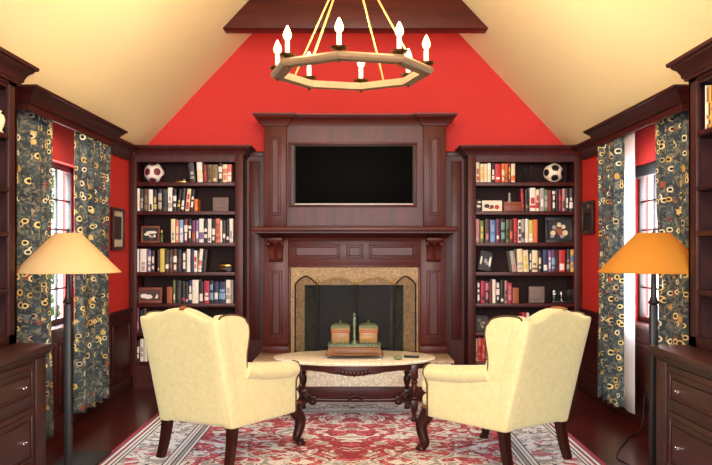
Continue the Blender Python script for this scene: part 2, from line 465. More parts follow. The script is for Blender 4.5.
# windows
for s, nm in ((-1, 'window_1'), (1, 'window_2')):
    b = NB()
    def fx(y0, y1, z0, z1, a=2.34, c=2.39):
        lo, hi = sorted((s*a, s*c)); box(b, lo, hi, y0, y1, z0, z1, .004)
    fx(WY0, WY0+.05, SILL, HEAD); fx(WY1-.05, WY1, SILL, HEAD); fx(WY0, WY1, SILL, SILL+.05); fx(WY0, WY1, HEAD-.05, HEAD)
    ym = (WY0+WY1)/2; fx(ym-.04, ym+.04, SILL, HEAD)
    w = structure(nm, b, 'sash')
    for ya, yb in ((WY0+.05, ym-.04), (ym+.04, WY1-.05)):
        b = NB()
        for k in range(1, 5): z = SILL+.05+(HEAD-SILL-.1)*k/5; fx(ya, yb, z-.008, z+.008, 2.352, 2.378)
        yc = (ya+yb)/2; fx(yc-.008, yc+.008, SILL+.05, HEAD-.05, 2.352, 2.378)
        structure('muntin', b, 'sash', w)
        b = NB(); lo, hi = sorted((s*2.363, s*2.367)); box(b, lo, hi, ya, yb, SILL+.05, HEAD-.05); structure('pane', b, 'glass', w, smooth=0)
    b = NB(); lo, hi = sorted((s*(XW-.05), s*2.34)); box(b, lo, hi, WY0-.06, WY1+.06, SILL-.03, SILL+.004, .006)
    structure('window_sill', b, 'wood_y', w)
# wainscot, crown and back panelling
for s, n in ((-1, 1), (1, 2)):
    b = NB(); xf = s*(XW-.025)
    lo, hi = sorted((s*XW, xf)); box(b, lo, hi, 4.9, 8.5, 0, .76)
    lo, hi = sorted((s*XW, s*(XW-.045))); box(b, lo, hi, 4.9, WY0-.06, .76, .80, .01); box(b, lo, hi, WY1+.06, 8.5, .76, .80, .01)
    for y0, y1 in ((5.0, 5.66), (5.74, 6.36), (6.44, 7.06), (7.14, 7.76), (7.84, 8.42)): panel_x(b, xf, -s, y0, y1, .2, .68, .02, .012)
    structure('trim_%d' % n, b, 'wood_y')
    b = NB(); lo, hi = sorted((xf, s*(XW-.045))); box(b, lo, hi, 4.92, 8.5, 0, .13, .008); structure('baseboard_' + ('left' if s < 0 else 'right'), b, 'wood_y')
    b = NB(); p = crown_pts(.13, .13)
    ring = [(s*(XW-o), 2.27+u) for o, u in p]
    ring = [(x, min(z, cz(x)+.01)) for x, z in ring]
    prism(b, ring, 'y', 7.43, 8.42); structure('trim_%d' % (n+2), b, 'wood_y', smooth=0)
    b = NB(); lo, hi = sorted((s*.93, s*1.13)); box(b, lo, hi, 8.80, YB, .0, 2.39); box(b, lo, hi, 8.785, 8.80, 2.35, 2.40, .006)
    box(b, *sorted((s*.99, s*1.10)), 8.79, 8.80, .45, 2.3, .004)
    structure('trim_%d' % (n+4), b, 'wood')

# collar beam
b = NB(); zb, zt = 3.455, 3.74
x0, x1 = XW-(zb-EZ)/SL, XW-(zt-EZ)/SL
prism(b, [(-x0, zb), (x0, zb), (x1, zt), (-x1, zt)], 'y', 7.95, 8.15, .008)
setp(obj('ceiling_beam', b, 'wood_h', origin=(0, 8.05, zb)), 'dark wooden collar beam spanning the vaulted cream ceiling before the red gable', 'beam')

# ------------------------------------------------------------------ fireplace
FP = thing('fireplace', 'tall mahogany fireplace with marble surround, raised hearth and panelled overmantel', 'fireplace', (-.01, 8.6, 0))
b = NB()
FX0, FX1 = -.505, .475; FZ1 = 1.033; HZ = .362
# breast below the mantel, around the firebox
box(b, -.915, -.645, 8.47, YB, 0, 1.5); box(b, .627, .90, 8.47, YB, 0, 1.5); box(b, -.645, .627, 8.47, YB, 1.212, 1.5)
obj('chimney_breast', b, 'wood', FP, smooth=0)
b = NB(); box(b, -.905, .895, 8.47, YB, 1.5, 2.64); box(b, -.66, .655, 8.462, 8.47, 1.62, 2.62, .002)
om = obj('overmantel', b, 'wood', FP, smooth=0)
b = NB()
TX0, TX1, TZ0, TZ1 = px(288.5, 8.44), px(417, 8.44), pz(207, 8.44), pz(142.5, 8.44)
fr = .022
for a, c, d, e in ((TX0, TX1, TZ0, TZ0+fr), (TX0, TX1, TZ1-fr, TZ1), (TX0, TX0+fr, TZ0+fr, TZ1-fr), (TX1-fr, TX1, TZ0+fr, TZ1-fr)):
    box(b, a, c, 8.435, 8.465, d, e, .006)
obj('recess_moulding', b, 'wood_h', om)
for x0, x1 in ((px(264, 8.4), px(286.5, 8.4)), (px(423.5, 8.4), px(446, 8.4))):
    b = NB(); box(b, x0, x1, 8.40, 8.475, 1.60, 2.63, .004)
    panel_y(b, x0+.055, x1-.055, 1.72, 2.5, 8.40, .012, .010)
    obj('upper_pilaster', b, 'wood', FP)
b = NB()
# breakfront crown of the overmantel
pr = crown_pts(.105, .105); z0 = 2.615
L, Rr, yf, yc = px(264, 8.4), px(446, 8.4), 8.40, 8.455
il, ir = px(286.5, 8.4), px(423.5, 8.4)
crown_run(b, [(L, YB, -1, 0, z0), (L, yf, -1, -1, z0), (il, yf, 1, -1, z0), (il, yc, 1, -1, z0), (ir, yc, -1, -1, z0), (ir, yf, -1, -1, z0), (Rr, yf, 1, -1, z0), (Rr, YB, 1, 0, z0)], pr)
box(b, L-.08, Rr+.08, 8.37, YB, 2.705, 2.72)
obj('overmantel_crown', b, 'wood_h', FP, smooth=30)
# mantel shelf
b = NB()
box(b, -1.005, .985, 8.13, 8.48, 1.56, 1.605, .012, 3)
pr = [(0, 0), (.03, 0), (.035, .015), (.06, .02), (.09, .04), (.14, .055), (.2, .062), (.2, .08), (0, .08)]
crown_run(b, [(-.90, 8.47, -.45, 0, 1.482), (-.90, 8.40, -.45, -1, 1.482), (.885, 8.40, .45, -1, 1.482), (.885, 8.47, .45, 0, 1.482)], pr)
obj('mantel_shelf', b, 'wood_h', FP, smooth=30)
# frieze
b = NB(); box(b, -.66, .645, 8.43, 8.475, 1.212, 1.485, .003)
fz = obj('frieze', b, 'wood_h', FP)
for x0, x1 in ((px(293.5, 8.43), px(340, 8.43)), (px(346.5, 8.43), px(363, 8.43)), (px(369, 8.43), px(415.5, 8.43))):
    b = NB(); panel_y(b, x0, x1, pz(258.5, 8.43), pz(244.5, 8.43), 8.43, .013, .012)
    obj('frieze_panel', b, 'wood_h', fz)
for x0, x1 in ((px(264, 8.4), px(288.5, 8.4)), (px(420.5, 8.4), px(446, 8.4))):
    b = NB(); box(b, x0, x1, 8.40, 8.475, HZ, 1.49, .004)
    panel_y(b, x0+.06, x1-.06, .52, pz(270, 8.4), 8.40, .014, .012)
    box(b, x0-.012, x1+.012, 8.37, 8.475, HZ, .43, .004); 
    prism(b, [(8.37, .43), (8.40, .455), (8.475, .455), (8.475, .43)], 'x', x0-.008, x1+.008)
    obj('lower_pilaster', b, 'wood', FP)
    b = NB(); xc = (x0+x1)/2 - (.0)
    zt, zb = 1.50, pz(262, 8.35)
    sc = [(8.402, zb), (8.37, zb+.005), (8.352, zb+.03), (8.345, zb+.07), (8.335, zb+.11), (8.315, zb+.15), (8.28, zb+.18), (8.245, zb+.195), (8.235, zt), (8.402, zt)]
    prism(b, sc, 'x', xc-.068, xc+.068, .006)
    box(b, xc-.08, xc+.08, 8.225, 8.402, zt-.025, zt-.003, .005)
    for sx in (-1, 1): lathe(b, [(.026, -.012), (.03, 0), (.026, .012)], seg=16, mat=Matrix.Translation((xc+sx*.07, 8.29, zt-.06)) @ Matrix.Rotation(PI/2, 4, 'Y'))
    sweep(b, [(xc, 8.245, zt-.05), (xc, 8.31, zb+.14), (xc, 8.338, zb+.06), (xc, 8.36, zb+.01)], [.02, .016, .013, .01], 8)
    obj('corbel', b, 'wood', FP)
# marble surround
MX0, MX1 = px(290.6, 8.42), px(418.4, 8.42)
b = NB(); box(b, MX0, FX0, 8.43, 8.52, HZ, 1.212); box(b, FX1, MX1, 8.43, 8.52, HZ, 1.212); box(b, FX0, FX1, 8.43, 8.52, FZ1, 1.212)
obj('marble_surround', b, 'marble', FP, smooth=0)
b = NB()
for a, c, d, e in ((MX0-.022, MX0+.002, HZ, 1.23), (MX1-.002, MX1+.022, HZ, 1.23), (MX0-.022, MX1+.022, 1.208, 1.232)): box(b, a, c, 8.415, 8.44, d, e, .006)
obj('surround_moulding', b, 'wood', FP)
b = NB(); e = .06
box(b, FX0-.02, FX1+.02, 8.83, 8.845, HZ, FZ1+.05)
prism(b, [(FX0-.03, 8.52), (FX0, 8.52), (FX0+.12, 8.835), (FX0+.09, 8.835)], 'z', HZ, FZ1+.05, mi=1)
prism(b, [(FX1, 8.52), (FX1+.03, 8.52), (FX1-.09, 8.835), (FX1-.12, 8.835)], 'z', HZ, FZ1+.05, mi=1)
box(b, FX0-.02, FX1+.02, 8.52, 8.845, FZ1, FZ1+.05); box(b, FX0-.02, FX1+.02, 8.5, 8.845, HZ-.02, HZ)
obj('firebox', b, ['soot', 'slate'], FP, smooth=0)
b = NB(); box(b, -.944, .907, 7.81, 8.60, .335, .362, .006); box(b, -.915, .88, 7.835, 8.5, .12, .335, mi=1)
he = obj('hearth', b, ['slab', 'marble_pale'], FP)
b = NB(); box(b, -.93, .895, 7.822, 8.5, 0, .122, .006); obj('hearth_plinth', b, 'wood_h', he)

# television
TV = thing('television', 'flat black television set into the wooden overmantel above the mantel shelf', 'television', (0, 8.43, 1.85))
x0, x1, z0, z1 = px(294.3, 8.42), px(413.8, 8.42), pz(205, 8.42), pz(145, 8.42)
b = NB(); box(b, x0, x1, 8.425, 8.46, z0, z1, .004); obj('casing', b, 'black', TV)
b = NB(); box(b, x0+.012, x1-.012, 8.421, 8.426, z0+.02, z1-.012, .001); obj('screen', b, 'tv', TV)
b = NB(); box(b, x0+.004, x1-.004, 8.418, 8.43, z0+.004, z0+.014, .002); obj('bezel_strip', b, 'silver', TV)['label'] = 'silver strip along the lower edge'
# firescreen
FS = thing('firescreen', 'four-panel arched brass firescreen with black mesh standing on the hearth', 'firescreen', (0, 8.2, HZ))
pts = [(-.598, 8.37), (-.362, 8.12), (.007, 8.12), (.372, 8.12), (.597, 8.37)]
for i in range(4):
    (xa, ya), (xb, yb) = pts[i], pts[i+1]
    ga = .004
    zs, za = 1.045, (1.108 if i in (1, 2) else 1.125)
    def at(u): return (xa+(xb-xa)*u, ya+(yb-ya)*u)
    arc = []
    for k in range(13):
        u = k/12; h = math.sin(PI*u)**(.8) * (za-zs) if i in (1, 2) else (1-abs(2*u-1)**1.6)*(za-zs)
        x, y = at(.02+.96*u); arc.append((x, y, zs+h))
    x0, y0 = at(.02); x1, y1 = at(.98)
    loop = [(x0, y0, HZ+.02)] + arc + [(x1, y1, HZ+.02)]
    b = NB(); sweep(b, loop, .007, 6); sweep(b, [loop[0], loop[-1]], .006, 6)
    for (xx, yy) in ((x0, y0), (x1, y1)): box(b, xx-.012, xx+.012, yy-.012, yy+.012, HZ, HZ+.025, .003)
    p = obj('panel', b, 'bronze' if i in (1, 2) else 'iron', FS)
    b = NB(); t = bmesh.new(); t.faces.new([t.verts.new(q) for q in loop]); merge(b, t); obj('mesh', b, 'screen', p, smooth=0)
for (x, y) in pts[1:4]:
    b = NB(); lathe(b, [(.006, 0), (.012, .012), (.006, .022), (.014, .036), (.012, .05), (0, .066)], (x, y-.004, 1.04), 12, mi=1); sweep(b, [(x, y-.012, HZ+.0), (x, y-.012, 1.05)], .011, 8)
    obj('hinge_post', b, ['iron', 'brass'], FS)

# ------------------------------------------------------------------ bookcases
SHZ = [2.06, 1.77, 1.455, 1.16, .845, .555, .26]
TH = .038
BCN = {-1: 'bookcase on beige lamp\'s side', 1: 'bookcase on amber lamp\'s side'}
for s in (-1, 1):
    t = thing('bookcase', 'tall mahogany built-in bookcase between fireplace and wall behind the ' + ('beige' if s < 0 else 'amber') + ' lamp', 'bookcase', (s*1.7, 8.67, 0), group='bookcases flanking the fireplace')
    b = NB()
    def bx(a, c, y0, y1, z0, z1, bev=0): box(b, *sorted((s*a, s*c)), y0, y1, z0, z1, bev)
    bx(1.125, 1.205, 8.5, 8.83, 0, 2.33, .003); bx(2.19, 2.265, 8.5, 8.83, 0, 2.33, .003)
    bx(1.205, 2.19, 8.5, 8.83, 2.262, 2.33); bx(1.205, 2.19, 8.5, 8.83, 0, .222)
    obj('carcass', b, 'case', t)
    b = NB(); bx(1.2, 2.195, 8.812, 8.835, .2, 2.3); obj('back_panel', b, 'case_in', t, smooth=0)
    for z in SHZ:
        b = NB(); bx(1.205, 2.19, 8.51, 8.815, z-TH, z, .003); obj('shelf', b, 'case', t)
    b = NB(); xi, xo = s*1.125, s*2.265
    # crown ends in a return on the fireplace side
    crown_run(b, [(xi, YB, -s, 0, 2.325), (xi, 8.5, -s, -1, 2.325), (s*2.2, 8.5, 0, -1, 2.325)], crown_pts(.09, .095))
    obj('crown', b, 'case', t, smooth=30)

ORD = 'first second third fourth fifth sixth seventh eighth ninth tenth eleventh twelfth thirteenth fourteenth fifteenth sixteenth seventeenth eighteenth nineteenth twentieth twenty-first twenty-second twenty-third twenty-fourth twenty-fifth'.split()
SHN = ['top', 'second', 'third', 'fourth', 'fifth', 'sixth', 'lowest']
YBK = 8.535
def book_mesh(w, h, d, c1, c2, seed):
    r = random.Random(seed); b = NB()
    cv = .0018 if w > .01 else .001
    # boards, rounded spine and page block, spine towards -Y
    box(b, 0, cv, .004, d, 0, h); box(b, w-cv, w, .004, d, 0, h)
    n = 6
    pts = [(w*k/n, .004 - .004*math.sin(PI*k/n)) for k in range(n+1)]
    prism(b, pts + [(w, .007), (0, .007)], 'z', 0, h)
    box(b, cv, w-cv, .007, d-.006, .003, h-.004, mi=1)
    if c2:
        lo = r.uniform(.05, .2)
        z = h*lo
        for k in range(r.choice((1, 2, 2, 3))):
            hh = h*r.uniform(.1, .34)
            if z+hh > h*.94: break
            ww = w*r.choice((.98, .7, .55)); x0 = (w-ww)/2
            pp = [(x0+ww*j/n, .0033-.004*math.sin(PI*(x0+ww*j/n)/w)) for j in range(n+1)]
            prism(b, pp + [(x0+ww, .004), (x0, .004)], 'z', z, z+hh, mi=2)
            z += hh + h*r.uniform(.04, .12)
    return b

def shelf_books(s, row, items):
    """items: (x0, x1, colour, patch colour, lean in degrees, top y or None)"""
    z = SHZ[row]; n = len(items)
    zdef = {0: .19, 1: .225, 2: .235, 3: .225, 4: .228, 5: .235, 6: .23}[row]
    for i, (xa, xb, c1, c2, lean, top) in enumerate(items):
        X0, X1 = px(xa, YBK), px(xb, YBK)
        h = zdef*R.uniform(.93, 1.02) if top is None else (z - pz(top, YBK))*-1
        a = math.radians(lean); w = max(.008, (X1-X0)*math.cos(a) - .0012)
        bm = book_mesh(w, h, R.uniform(.15, .19), c1, c2, R.random())
        o = obj('book', bm, [BM[c1], 'paper', BM[c2 or c1]], smooth=0)
        k = (n-1-i) if s < 0 else i
        desc = c1 if not c2 else c2 + '-marked ' + c1
        o.rotation_euler = (0, a, 0)
        o.location = (X0+.0006, YBK + R.uniform(-.006, .01), z + (w*math.sin(a) if a > 0 else 0) + .0005)
        setp(o, '%s book, %s from the fireplace, %s shelf, %s' % (desc, ORD[k], SHN[row], BCN[s]), 'book',
             'books on the %s shelf of the %s' % (SHN[row], BCN[s]))

shelf_books(-1, 0, [(190, 195.6, 'charcoal', 'grey', -7, 162.5), (197.5, 202.8, 'white', 'cream', -3, 161.9), (203.4, 207, 'maroon', 'red', -2, None), (207.3, 211.4, 'olive', 'brown', 0, None), (211.8, 217.6, 'olive', 'cream', 0, None),
    (218.2, 222, 'black', 'white', 0, 163), (222.6, 227.4, 'cream', 'salmon', 0, None), (227.7, 231.4, 'salmon', 'white', 0, None)])
shelf_books(-1, 1, [(136.6, 139.6, 'white', 'cream', 0, 188.5), (140.2, 143.2, 'charcoal', 'grey', 0, None), (143.8, 147.6, 'brown', 'olive', 0, None), (148.4, 152.6, 'white', 'black', 0, None), (153, 156.4, 'black', 'yellow', 0, None),
    (158, 161.8, 'black', 'grey', 0, None), (162.4, 166.6, 'charcoal', 'black', 0, None), (167.6, 172, 'white', 'grey', 0, 187.6), (172.8, 176.2, 'black', 'white', 0, None), (176.6, 179.4, 'black', 'yellow', 6, None), (180.6, 183.8, 'charcoal', 'white', 6, None),
    (185, 188.8, 'cream', 'red', 6, None), (190, 193.2, 'black', 'white', 5, None), (194.2, 197.6, 'orange', 'amber', 0, 199)])
shelf_books(-1, 2, [(171, 175.2, 'cream', 'teal', 0, 219), (175.6, 178.8, 'salmon', 'cream', 0, None), (179.2, 183, 'sky', 'white', 0, None), (184, 187.6, 'maroon', 'white', 0, None), (188.2, 191.4, 'black', 'white', 0, None), (191.8, 195.4, 'purple', 'rust', 0, None),
    (195.8, 198.6, 'violet', 'white', 0, None), (199, 203.6, 'white', 'violet', 0, 218.6), (204.1, 207.2, 'black', 'white', 0, None), (207.6, 211.2, 'white', 'navy', 0, None), (211.6, 215, 'black', 'white', 0, None), (215.5, 219.9, 'salmon', 'rust', 0, 218.6),
    (220.2, 222.2, 'white', None, 0, None), (222.6, 225.8, 'charcoal', 'white', 0, None), (226.1, 229.1, 'black', 'white', 0, None), (229.5, 233, 'white', 'grey', 0, 218.6)])
shelf_books(-1, 3, [(135.9, 138.9, 'white', None, 0, 249), (140.2, 146.4, 'white', 'grey', 0, 249), (147.6, 151, 'violet', 'white', 0, None), (151.3, 154.7, 'black', 'white', 0, None), (157, 159.6, 'brown', 'cream', 0, None), (160, 164.4, 'yellow', None, 0, 248.8),
    (165.2, 168.6, 'charcoal', 'white', 0, None), (169, 172.4, 'brown', 'olive', 0, None), (173, 176.6, 'brown', 'white', 0, None), (177, 181.4, 'black', 'brown', 0, None), (182.4, 186, 'black', 'white', 0, None), (186.6, 190.2, 'white', None, 0, 249), (191, 193.6, 'navy', None, 0, None),
    (194, 197, 'white', 'red', 0, None), (197.8, 201, 'white', 'salmon', 5, 249), (202.4, 205.8, 'black', 'charcoal', 5, None)])
shelf_books(-1, 4, [(166.6, 172, 'rust', None, 0, 287), (173, 175.4, 'green', 'white', 0, 280), (176, 181, 'black', 'charcoal', 0, None), (181.5, 185, 'black', 'crimson', 0, None), (185.3, 188, 'charcoal', 'grey', 0, None), (188.4, 191.8, 'navy', 'white', 0, None), (192.2, 198.4, 'white', None, 0, 280),
    (198.8, 203.2, 'black', 'white', 0, None), (203.7, 209.2, 'crimson', 'white', 0, None), (209.6, 213.4, 'black', 'sky', 0, None), (213.8, 218.4, 'navy', 'white', 0, None), (218.8, 225.6, 'navy', 'sky', 0, None), (226, 230.6, 'white', 'grey', 0, 280), (231, 233, 'grey', None, 0, None)])
shelf_books(-1, 5, [(136.4, 139, 'purple', 'pink', 0, 308), (139.4, 142.4, 'black', 'brown', 0, None), (142.8, 146, 'charcoal', None, 0, None)])
shelf_books(-1, 6, [(136.6, 139.4, 'black', 'white', 0, 341), (139.8, 143.4, 'white', 'grey', 0, None), (143.8, 147, 'white', None, 0, 338)])

shelf_books(1, 0, [(476.2, 479.6, 'cream', 'red', 0, 162), (480.4, 484, 'cream', 'amber', 0, None), (484.3, 487.4, 'cream', None, 0, None), (487.7, 491, 'white', 'cream', 0, None), (491.8, 494.6, 'black', 'white', 0, None), (495, 500.8, 'red', 'white', 0, None), (501.6, 504.6, 'orange', 'cream', 0, None),
    (505, 508, 'orange', 'rust', 0, None), (508.4, 510.8, 'maroon', 'amber', 0, None), (511.2, 515, 'cream', 'orange', 0, None)])
shelf_books(1, 1, [(521.6, 524.6, 'maroon', 'red', -3, 188.6), (525.5, 529, 'black', 'olive', -2, None), (529.8, 535.4, 'white', 'red', 0, 188), (535.8, 539.4, 'cream', 'crimson', 0, None), (540, 544.2, 'grey', 'white', 0, None), (544.6, 547.8, 'green', 'grey', 0, None), (548.4, 552, 'maroon', None, 0, None),
    (552.4, 555.6, 'black', 'white', 0, None), (556.2, 558.4, 'black', None, 0, None), (558.8, 561.8, 'maroon', 'red', 0, None), (562.2, 565.2, 'pink', 'charcoal', 0, None), (565.6, 569, 'black', 'white', 0, None), (569.5, 573, 'charcoal', 'white', 0, None)])
shelf_books(1, 2, [(475.4, 479.4, 'pink', 'grey', 0, 219), (480, 483.8, 'green', 'yellow', 0, None), (485, 489.4, 'brown', 'pink', 0, None), (490, 495.4, 'blue', 'sky', 0, None), (496, 499.8, 'purple', 'white', 0, None), (500.6, 505.4, 'black', 'teal', 0, None), (506, 509, 'green', 'black', 0, None), (509.5, 513.4, 'brown', 'orange', 0, None),
    (513.8, 517.6, 'red', 'maroon', 0, 218.6), (518.2, 521.2, 'white', 'black', 0, None), (521.5, 524.6, 'grey', 'charcoal', 0, None), (525.2, 528.6, 'white', 'cream', 0, None), (529, 532.8, 'yellow', 'white', 0, None), (533.2, 537.8, 'orange', None, 0, 219.5)])
shelf_books(1, 3, [(512.5, 517, 'grey', 'pink', -8, 251), (517.6, 523, 'cream', 'grey', -2, None), (523.6, 528.8, 'cream', 'yellow', -2, None), (529.4, 531.6, 'black', 'white', 0, None), (532, 537.6, 'cream', 'olive', 0, None), (538.4, 541.8, 'black', 'cream', 0, None), (543, 548, 'navy', 'white', 0, None),
    (548.5, 551.4, 'violet', 'white', 0, None), (551.8, 555.6, 'purple', 'sky', 0, None), (556, 558.4, 'black', None, 0, None), (559, 565.4, 'red', 'white', 0, None), (567, 570, 'charcoal', 'grey', 0, None), (570.6, 574, 'amber', 'blue', 0, None)])
shelf_books(1, 4, [(477, 480.4, 'black', 'white', 0, 281), (480.8, 485, 'crimson', 'black', 0, None), (485.4, 488.8, 'black', 'pink', 0, None), (489.2, 492, 'maroon', None, 0, None), (492.4, 495.6, 'white', None, 0, 279.6), (496.2, 499.8, 'black', 'white', 0, None), (500.4, 504.2, 'black', 'white', 0, None), (504.6, 507.4, 'pink', 'charcoal', 0, None),
    (507.8, 512, 'crimson', 'pink', 0, 283), (512.6, 519, 'rust', None, 0, 288)])
shelf_books(1, 5, [(519, 522, 'black', 'rust', 0, 316), (522.4, 526, 'red', 'white', 0, 313), (526.4, 529.4, 'white', 'grey', 0, 313)])
shelf_books(1, 6, [(475.4, 477.6, 'cream', 'pink', 0, 339), (478.2, 481.6, 'salmon', 'red', 0, 338), (482, 485.4, 'red', 'salmon', 0, 338), (486, 489, 'pink', 'white', 0, 340)])

# soccer balls: white skin with dark pentagons
def soccer(name, c, r, rot, label, dark):
    t = bmesh.new(); bmesh.ops.create_icosphere(t, subdivisions=4, radius=r)
    ico = bmesh.new(); bmesh.ops.create_icosphere(ico, subdivisions=1, radius=1); dirs = [v.co.normalized() for v in ico.verts]; ico.free()
    for f in t.faces:
        d = f.calc_center_median().normalized()
        if max(d.dot(q) for q in dirs) > .925: f.material_index = 1
    bmesh.ops.transform(t, matrix=Matrix.Rotation(rot[0], 4, 'X') @ Matrix.Rotation(rot[1], 4, 'Z'), verts=t.verts)
    b = NB(); merge(b, t); bmesh.ops.translate(b, verts=b.verts, vec=Vector(c))
    o = obj(name, b, ['white' if dark == 'd' else 'cream', 'black' if dark != 'd' else BM['maroon']], origin=(c[0], c[1], c[2]-r)); setp(o, label, 'ball')
soccer('soccer_ball', (px(154.2, 8.62), 8.62, SHZ[0]+.102), .10, (.5, .3), 'white soccer ball with dark red patches beside leaning charcoal book', 'd')
soccer('soccer_ball', (px(553.4, 8.62), 8.62, SHZ[0]+.102), .10, (1.1, .9), 'cream soccer ball with black patches beside the black model bicycle', 'b')

def top(name, bm, m, label, cat, origin, **kw):
    return setp(obj(name, bm, m, origin=origin, **kw), label, cat)

# framed pictures standing on the shelves
def stand_pic(x0, x1, y0, row, fcol, field, blot, label, tilt=0, d=8.6, fw=.012, nm='picture_frame'):
    X0, X1, Z0 = px(x0, d), px(x1, d), SHZ[row]; Z1 = pz(y0, d)
    t = thing(nm, label, 'picture', ((X0+X1)/2, d, Z0)); t.rotation_euler = (-.1, tilt, 0)
    w, h = (X1-X0)/2, Z1-Z0; OFF[t.name] = Vector((0, 0, 0))
    if tilt: t.location.z += abs(math.sin(tilt))*w
    b = NB()
    for a in ((-w, w, 0, fw), (-w, w, h-fw, h), (-w, -w+fw, fw, h-fw), (w-fw, w, fw, h-fw)): box(b, a[0], a[1], -.008, .012, a[2], a[3], .002)
    box(b, -w+.002, w-.002, .006, .012, .004, h-.004)
    obj('frame', b, fcol, t, local=True)
    b = NB(); box(b, -w+fw, w-fw, 0, .006, fw, h-fw)
    rr = random.Random(x0)
    for (bx_, bz_, br, bs, mi) in blot:
        ball(b, (bx_*w, -.0005, h*bz_), br*w, 2, (1, .02, bs), mi)
    obj('picture', b, field, t, local=True, smooth=0)
    return t
stand_pic(141, 159.5, 226, 2, 'leatherbox', ['black', 'white', BM['pink']], [(.1, .62, .62, .25, 1), (-.4, .5, .3, .5, 1), (.15, .35, .2, .9, 2), (.45, .4, .13, 1.3, 1), (-.05, .4, .1, 1.2, 1)], 'brown framed picture of a white animal, third shelf, beside the small bottle', fw=.016)
stand_pic(137, 162, 287.5, 4, 'leatherbox', [BM['brown'], 'white', BM['charcoal']], [(-.45, .45, .3, .6, 1), (-.1, .4, .35, .5, 1), (.35, .5, .22, .9, 2), (.55, .42, .13, 1.4, 1)], 'wide brown framed picture with white figures beside short rust book', fw=.024)
stand_pic(482, 502, 200.5, 1, 'cream', ['cream', 'black', BM['red']], [(-.5, .5, .3, .7, 1), (.0, .45, .2, .8, 1), (.5, .4, .26, .9, 2), (-.1, .3, .3, .3, 2)], 'cream framed picture with black and red figures beside tan leather box', fw=.008)
stand_pic(545.5, 573.5, 217, 2, 'black', ['black', BM['cream'], BM['rust'], BM['grey']], [(-.35, .6, .16, 1, 3), (0, .7, .16, 1.1, 1), (.3, .62, .16, 1, 1), (-.45, .38, .2, .9, 1), (.05, .42, .2, 1.3, 2), (.42, .38, .2, 1, 1), (-.15, .5, .14, 1, 2), (.2, .25, .16, .8, 3), (-.5, .25, .16, .7, 3)], 'large black framed group picture beside the plain orange book', fw=.03)
stand_pic(477.5, 490.5, 252, 3, 'black', ['black', 'white', BM['grey']], [(-.7, .5, .16, 4.2, 1), (.7, .5, .2, 4, 1), (.0, .5, .24, 1.6, 2), (.3, .4, .2, 1.4, 2)], 'leaning black framed photo with white strips on the fourth shelf', .18, 8.58)
stand_pic(475.6, 488.5, 315.5, 5, 'black', ['black', BM['olive'], BM['grey']], [(-.4, .7, .25, .9, 1), (0, .45, .3, 1.6, 1), (.25, .55, .22, 1, 2), (.1, .3, .22, 1, 2)], 'black framed picture with a pale green figure above the red books', fw=.014)

X, Y, Z = px(220.8, 8.62), 8.62, SHZ[1]
b = NB(); box(b, X-.08, X+.08, Y-.015, Y+.015, Z, Z+.142, .006)
for k in range(5): box(b, X-.05, X+.05-.012*(k % 2), Y-.02, Y-.014, Z+.03+k*.02, Z+.04+k*.02, .002)
top('plaque', b, 'greystone', 'square grey cast plaque standing alone on the second shelf', 'plaque', (X, Y, Z))
X = px(536.4, 8.62); Z = SHZ[4]
b = NB(); box(b, X-.08, X+.08, Y-.018, Y+.018, Z, Z+.165, .008); box(b, X-.06, X+.06, Y-.024, Y-.017, Z+.03, Z+.14, .004)
top('plaque', b, 'greystone', 'grey stone plaque standing between rust book and dark glass stand', 'plaque', (X, Y, Z))
# thin gilt tray, bottle, brass ornament
X, Z = px(182, 8.62), SHZ[0]
b = NB(); box(b, X-.05, X+.05, 8.57, 8.66, Z, Z+.018, .004); ball(b, (X+.025, 8.6, Z+.03), .014, 2)
top('trinket_tray', b, 'brass', 'low gilt tray with a small knob beside the white soccer ball', 'tray', (X, 8.6, Z))
X, Z = px(161.8, 8.6), SHZ[2]
b = NB(); lathe(b, [(0, 0), (.016, 0), (.018, .01), (.017, .07), (.008, .085), (.007, .105)], (X, 8.6, Z), 16)
o = top('bottle', b, 'bottle', 'small olive bottle with gold cap beside brown framed animal picture', 'bottle', (X, 8.6, Z))
b = NB(); lathe(b, [(0, .1), (.011, .1), (.012, .125), (0, .13)], (X, 8.6, Z), 12); obj('cap', b, 'brass', o)
X0, X1, Z = px(218, 8.6), px(232, 8.6), SHZ[3]
t = thing('brass_ornament', 'brass cannon-like ornament lying on the fourth shelf next to black book', 'ornament', ((X0+X1)/2, 8.6, Z))
b = NB(); sweep(b, [(X0+.01, 8.6, Z+.062), (X0+.03, 8.6, Z+.062), (X1-.03, 8.6, Z+.062), (X1-.005, 8.6, Z+.062)], [.012, .022, .024, .014], 14); obj('barrel', b, 'brass', t)
b = NB(); box(b, X0+.02, X1-.01, 8.575, 8.625, Z+.018, Z+.04, .004); obj('carriage', b, 'bronze', t)
for sy in (-1, 1):
    b = NB(); lathe(b, [(0, -.006), (.028, -.006), (.028, .006), (0, .006)], seg=18, mat=Matrix.Translation((X1-.03, 8.6+sy*.034, Z+.028)) @ Matrix.Rotation(PI/2, 4, 'X')); obj('wheel', b, 'black', t)
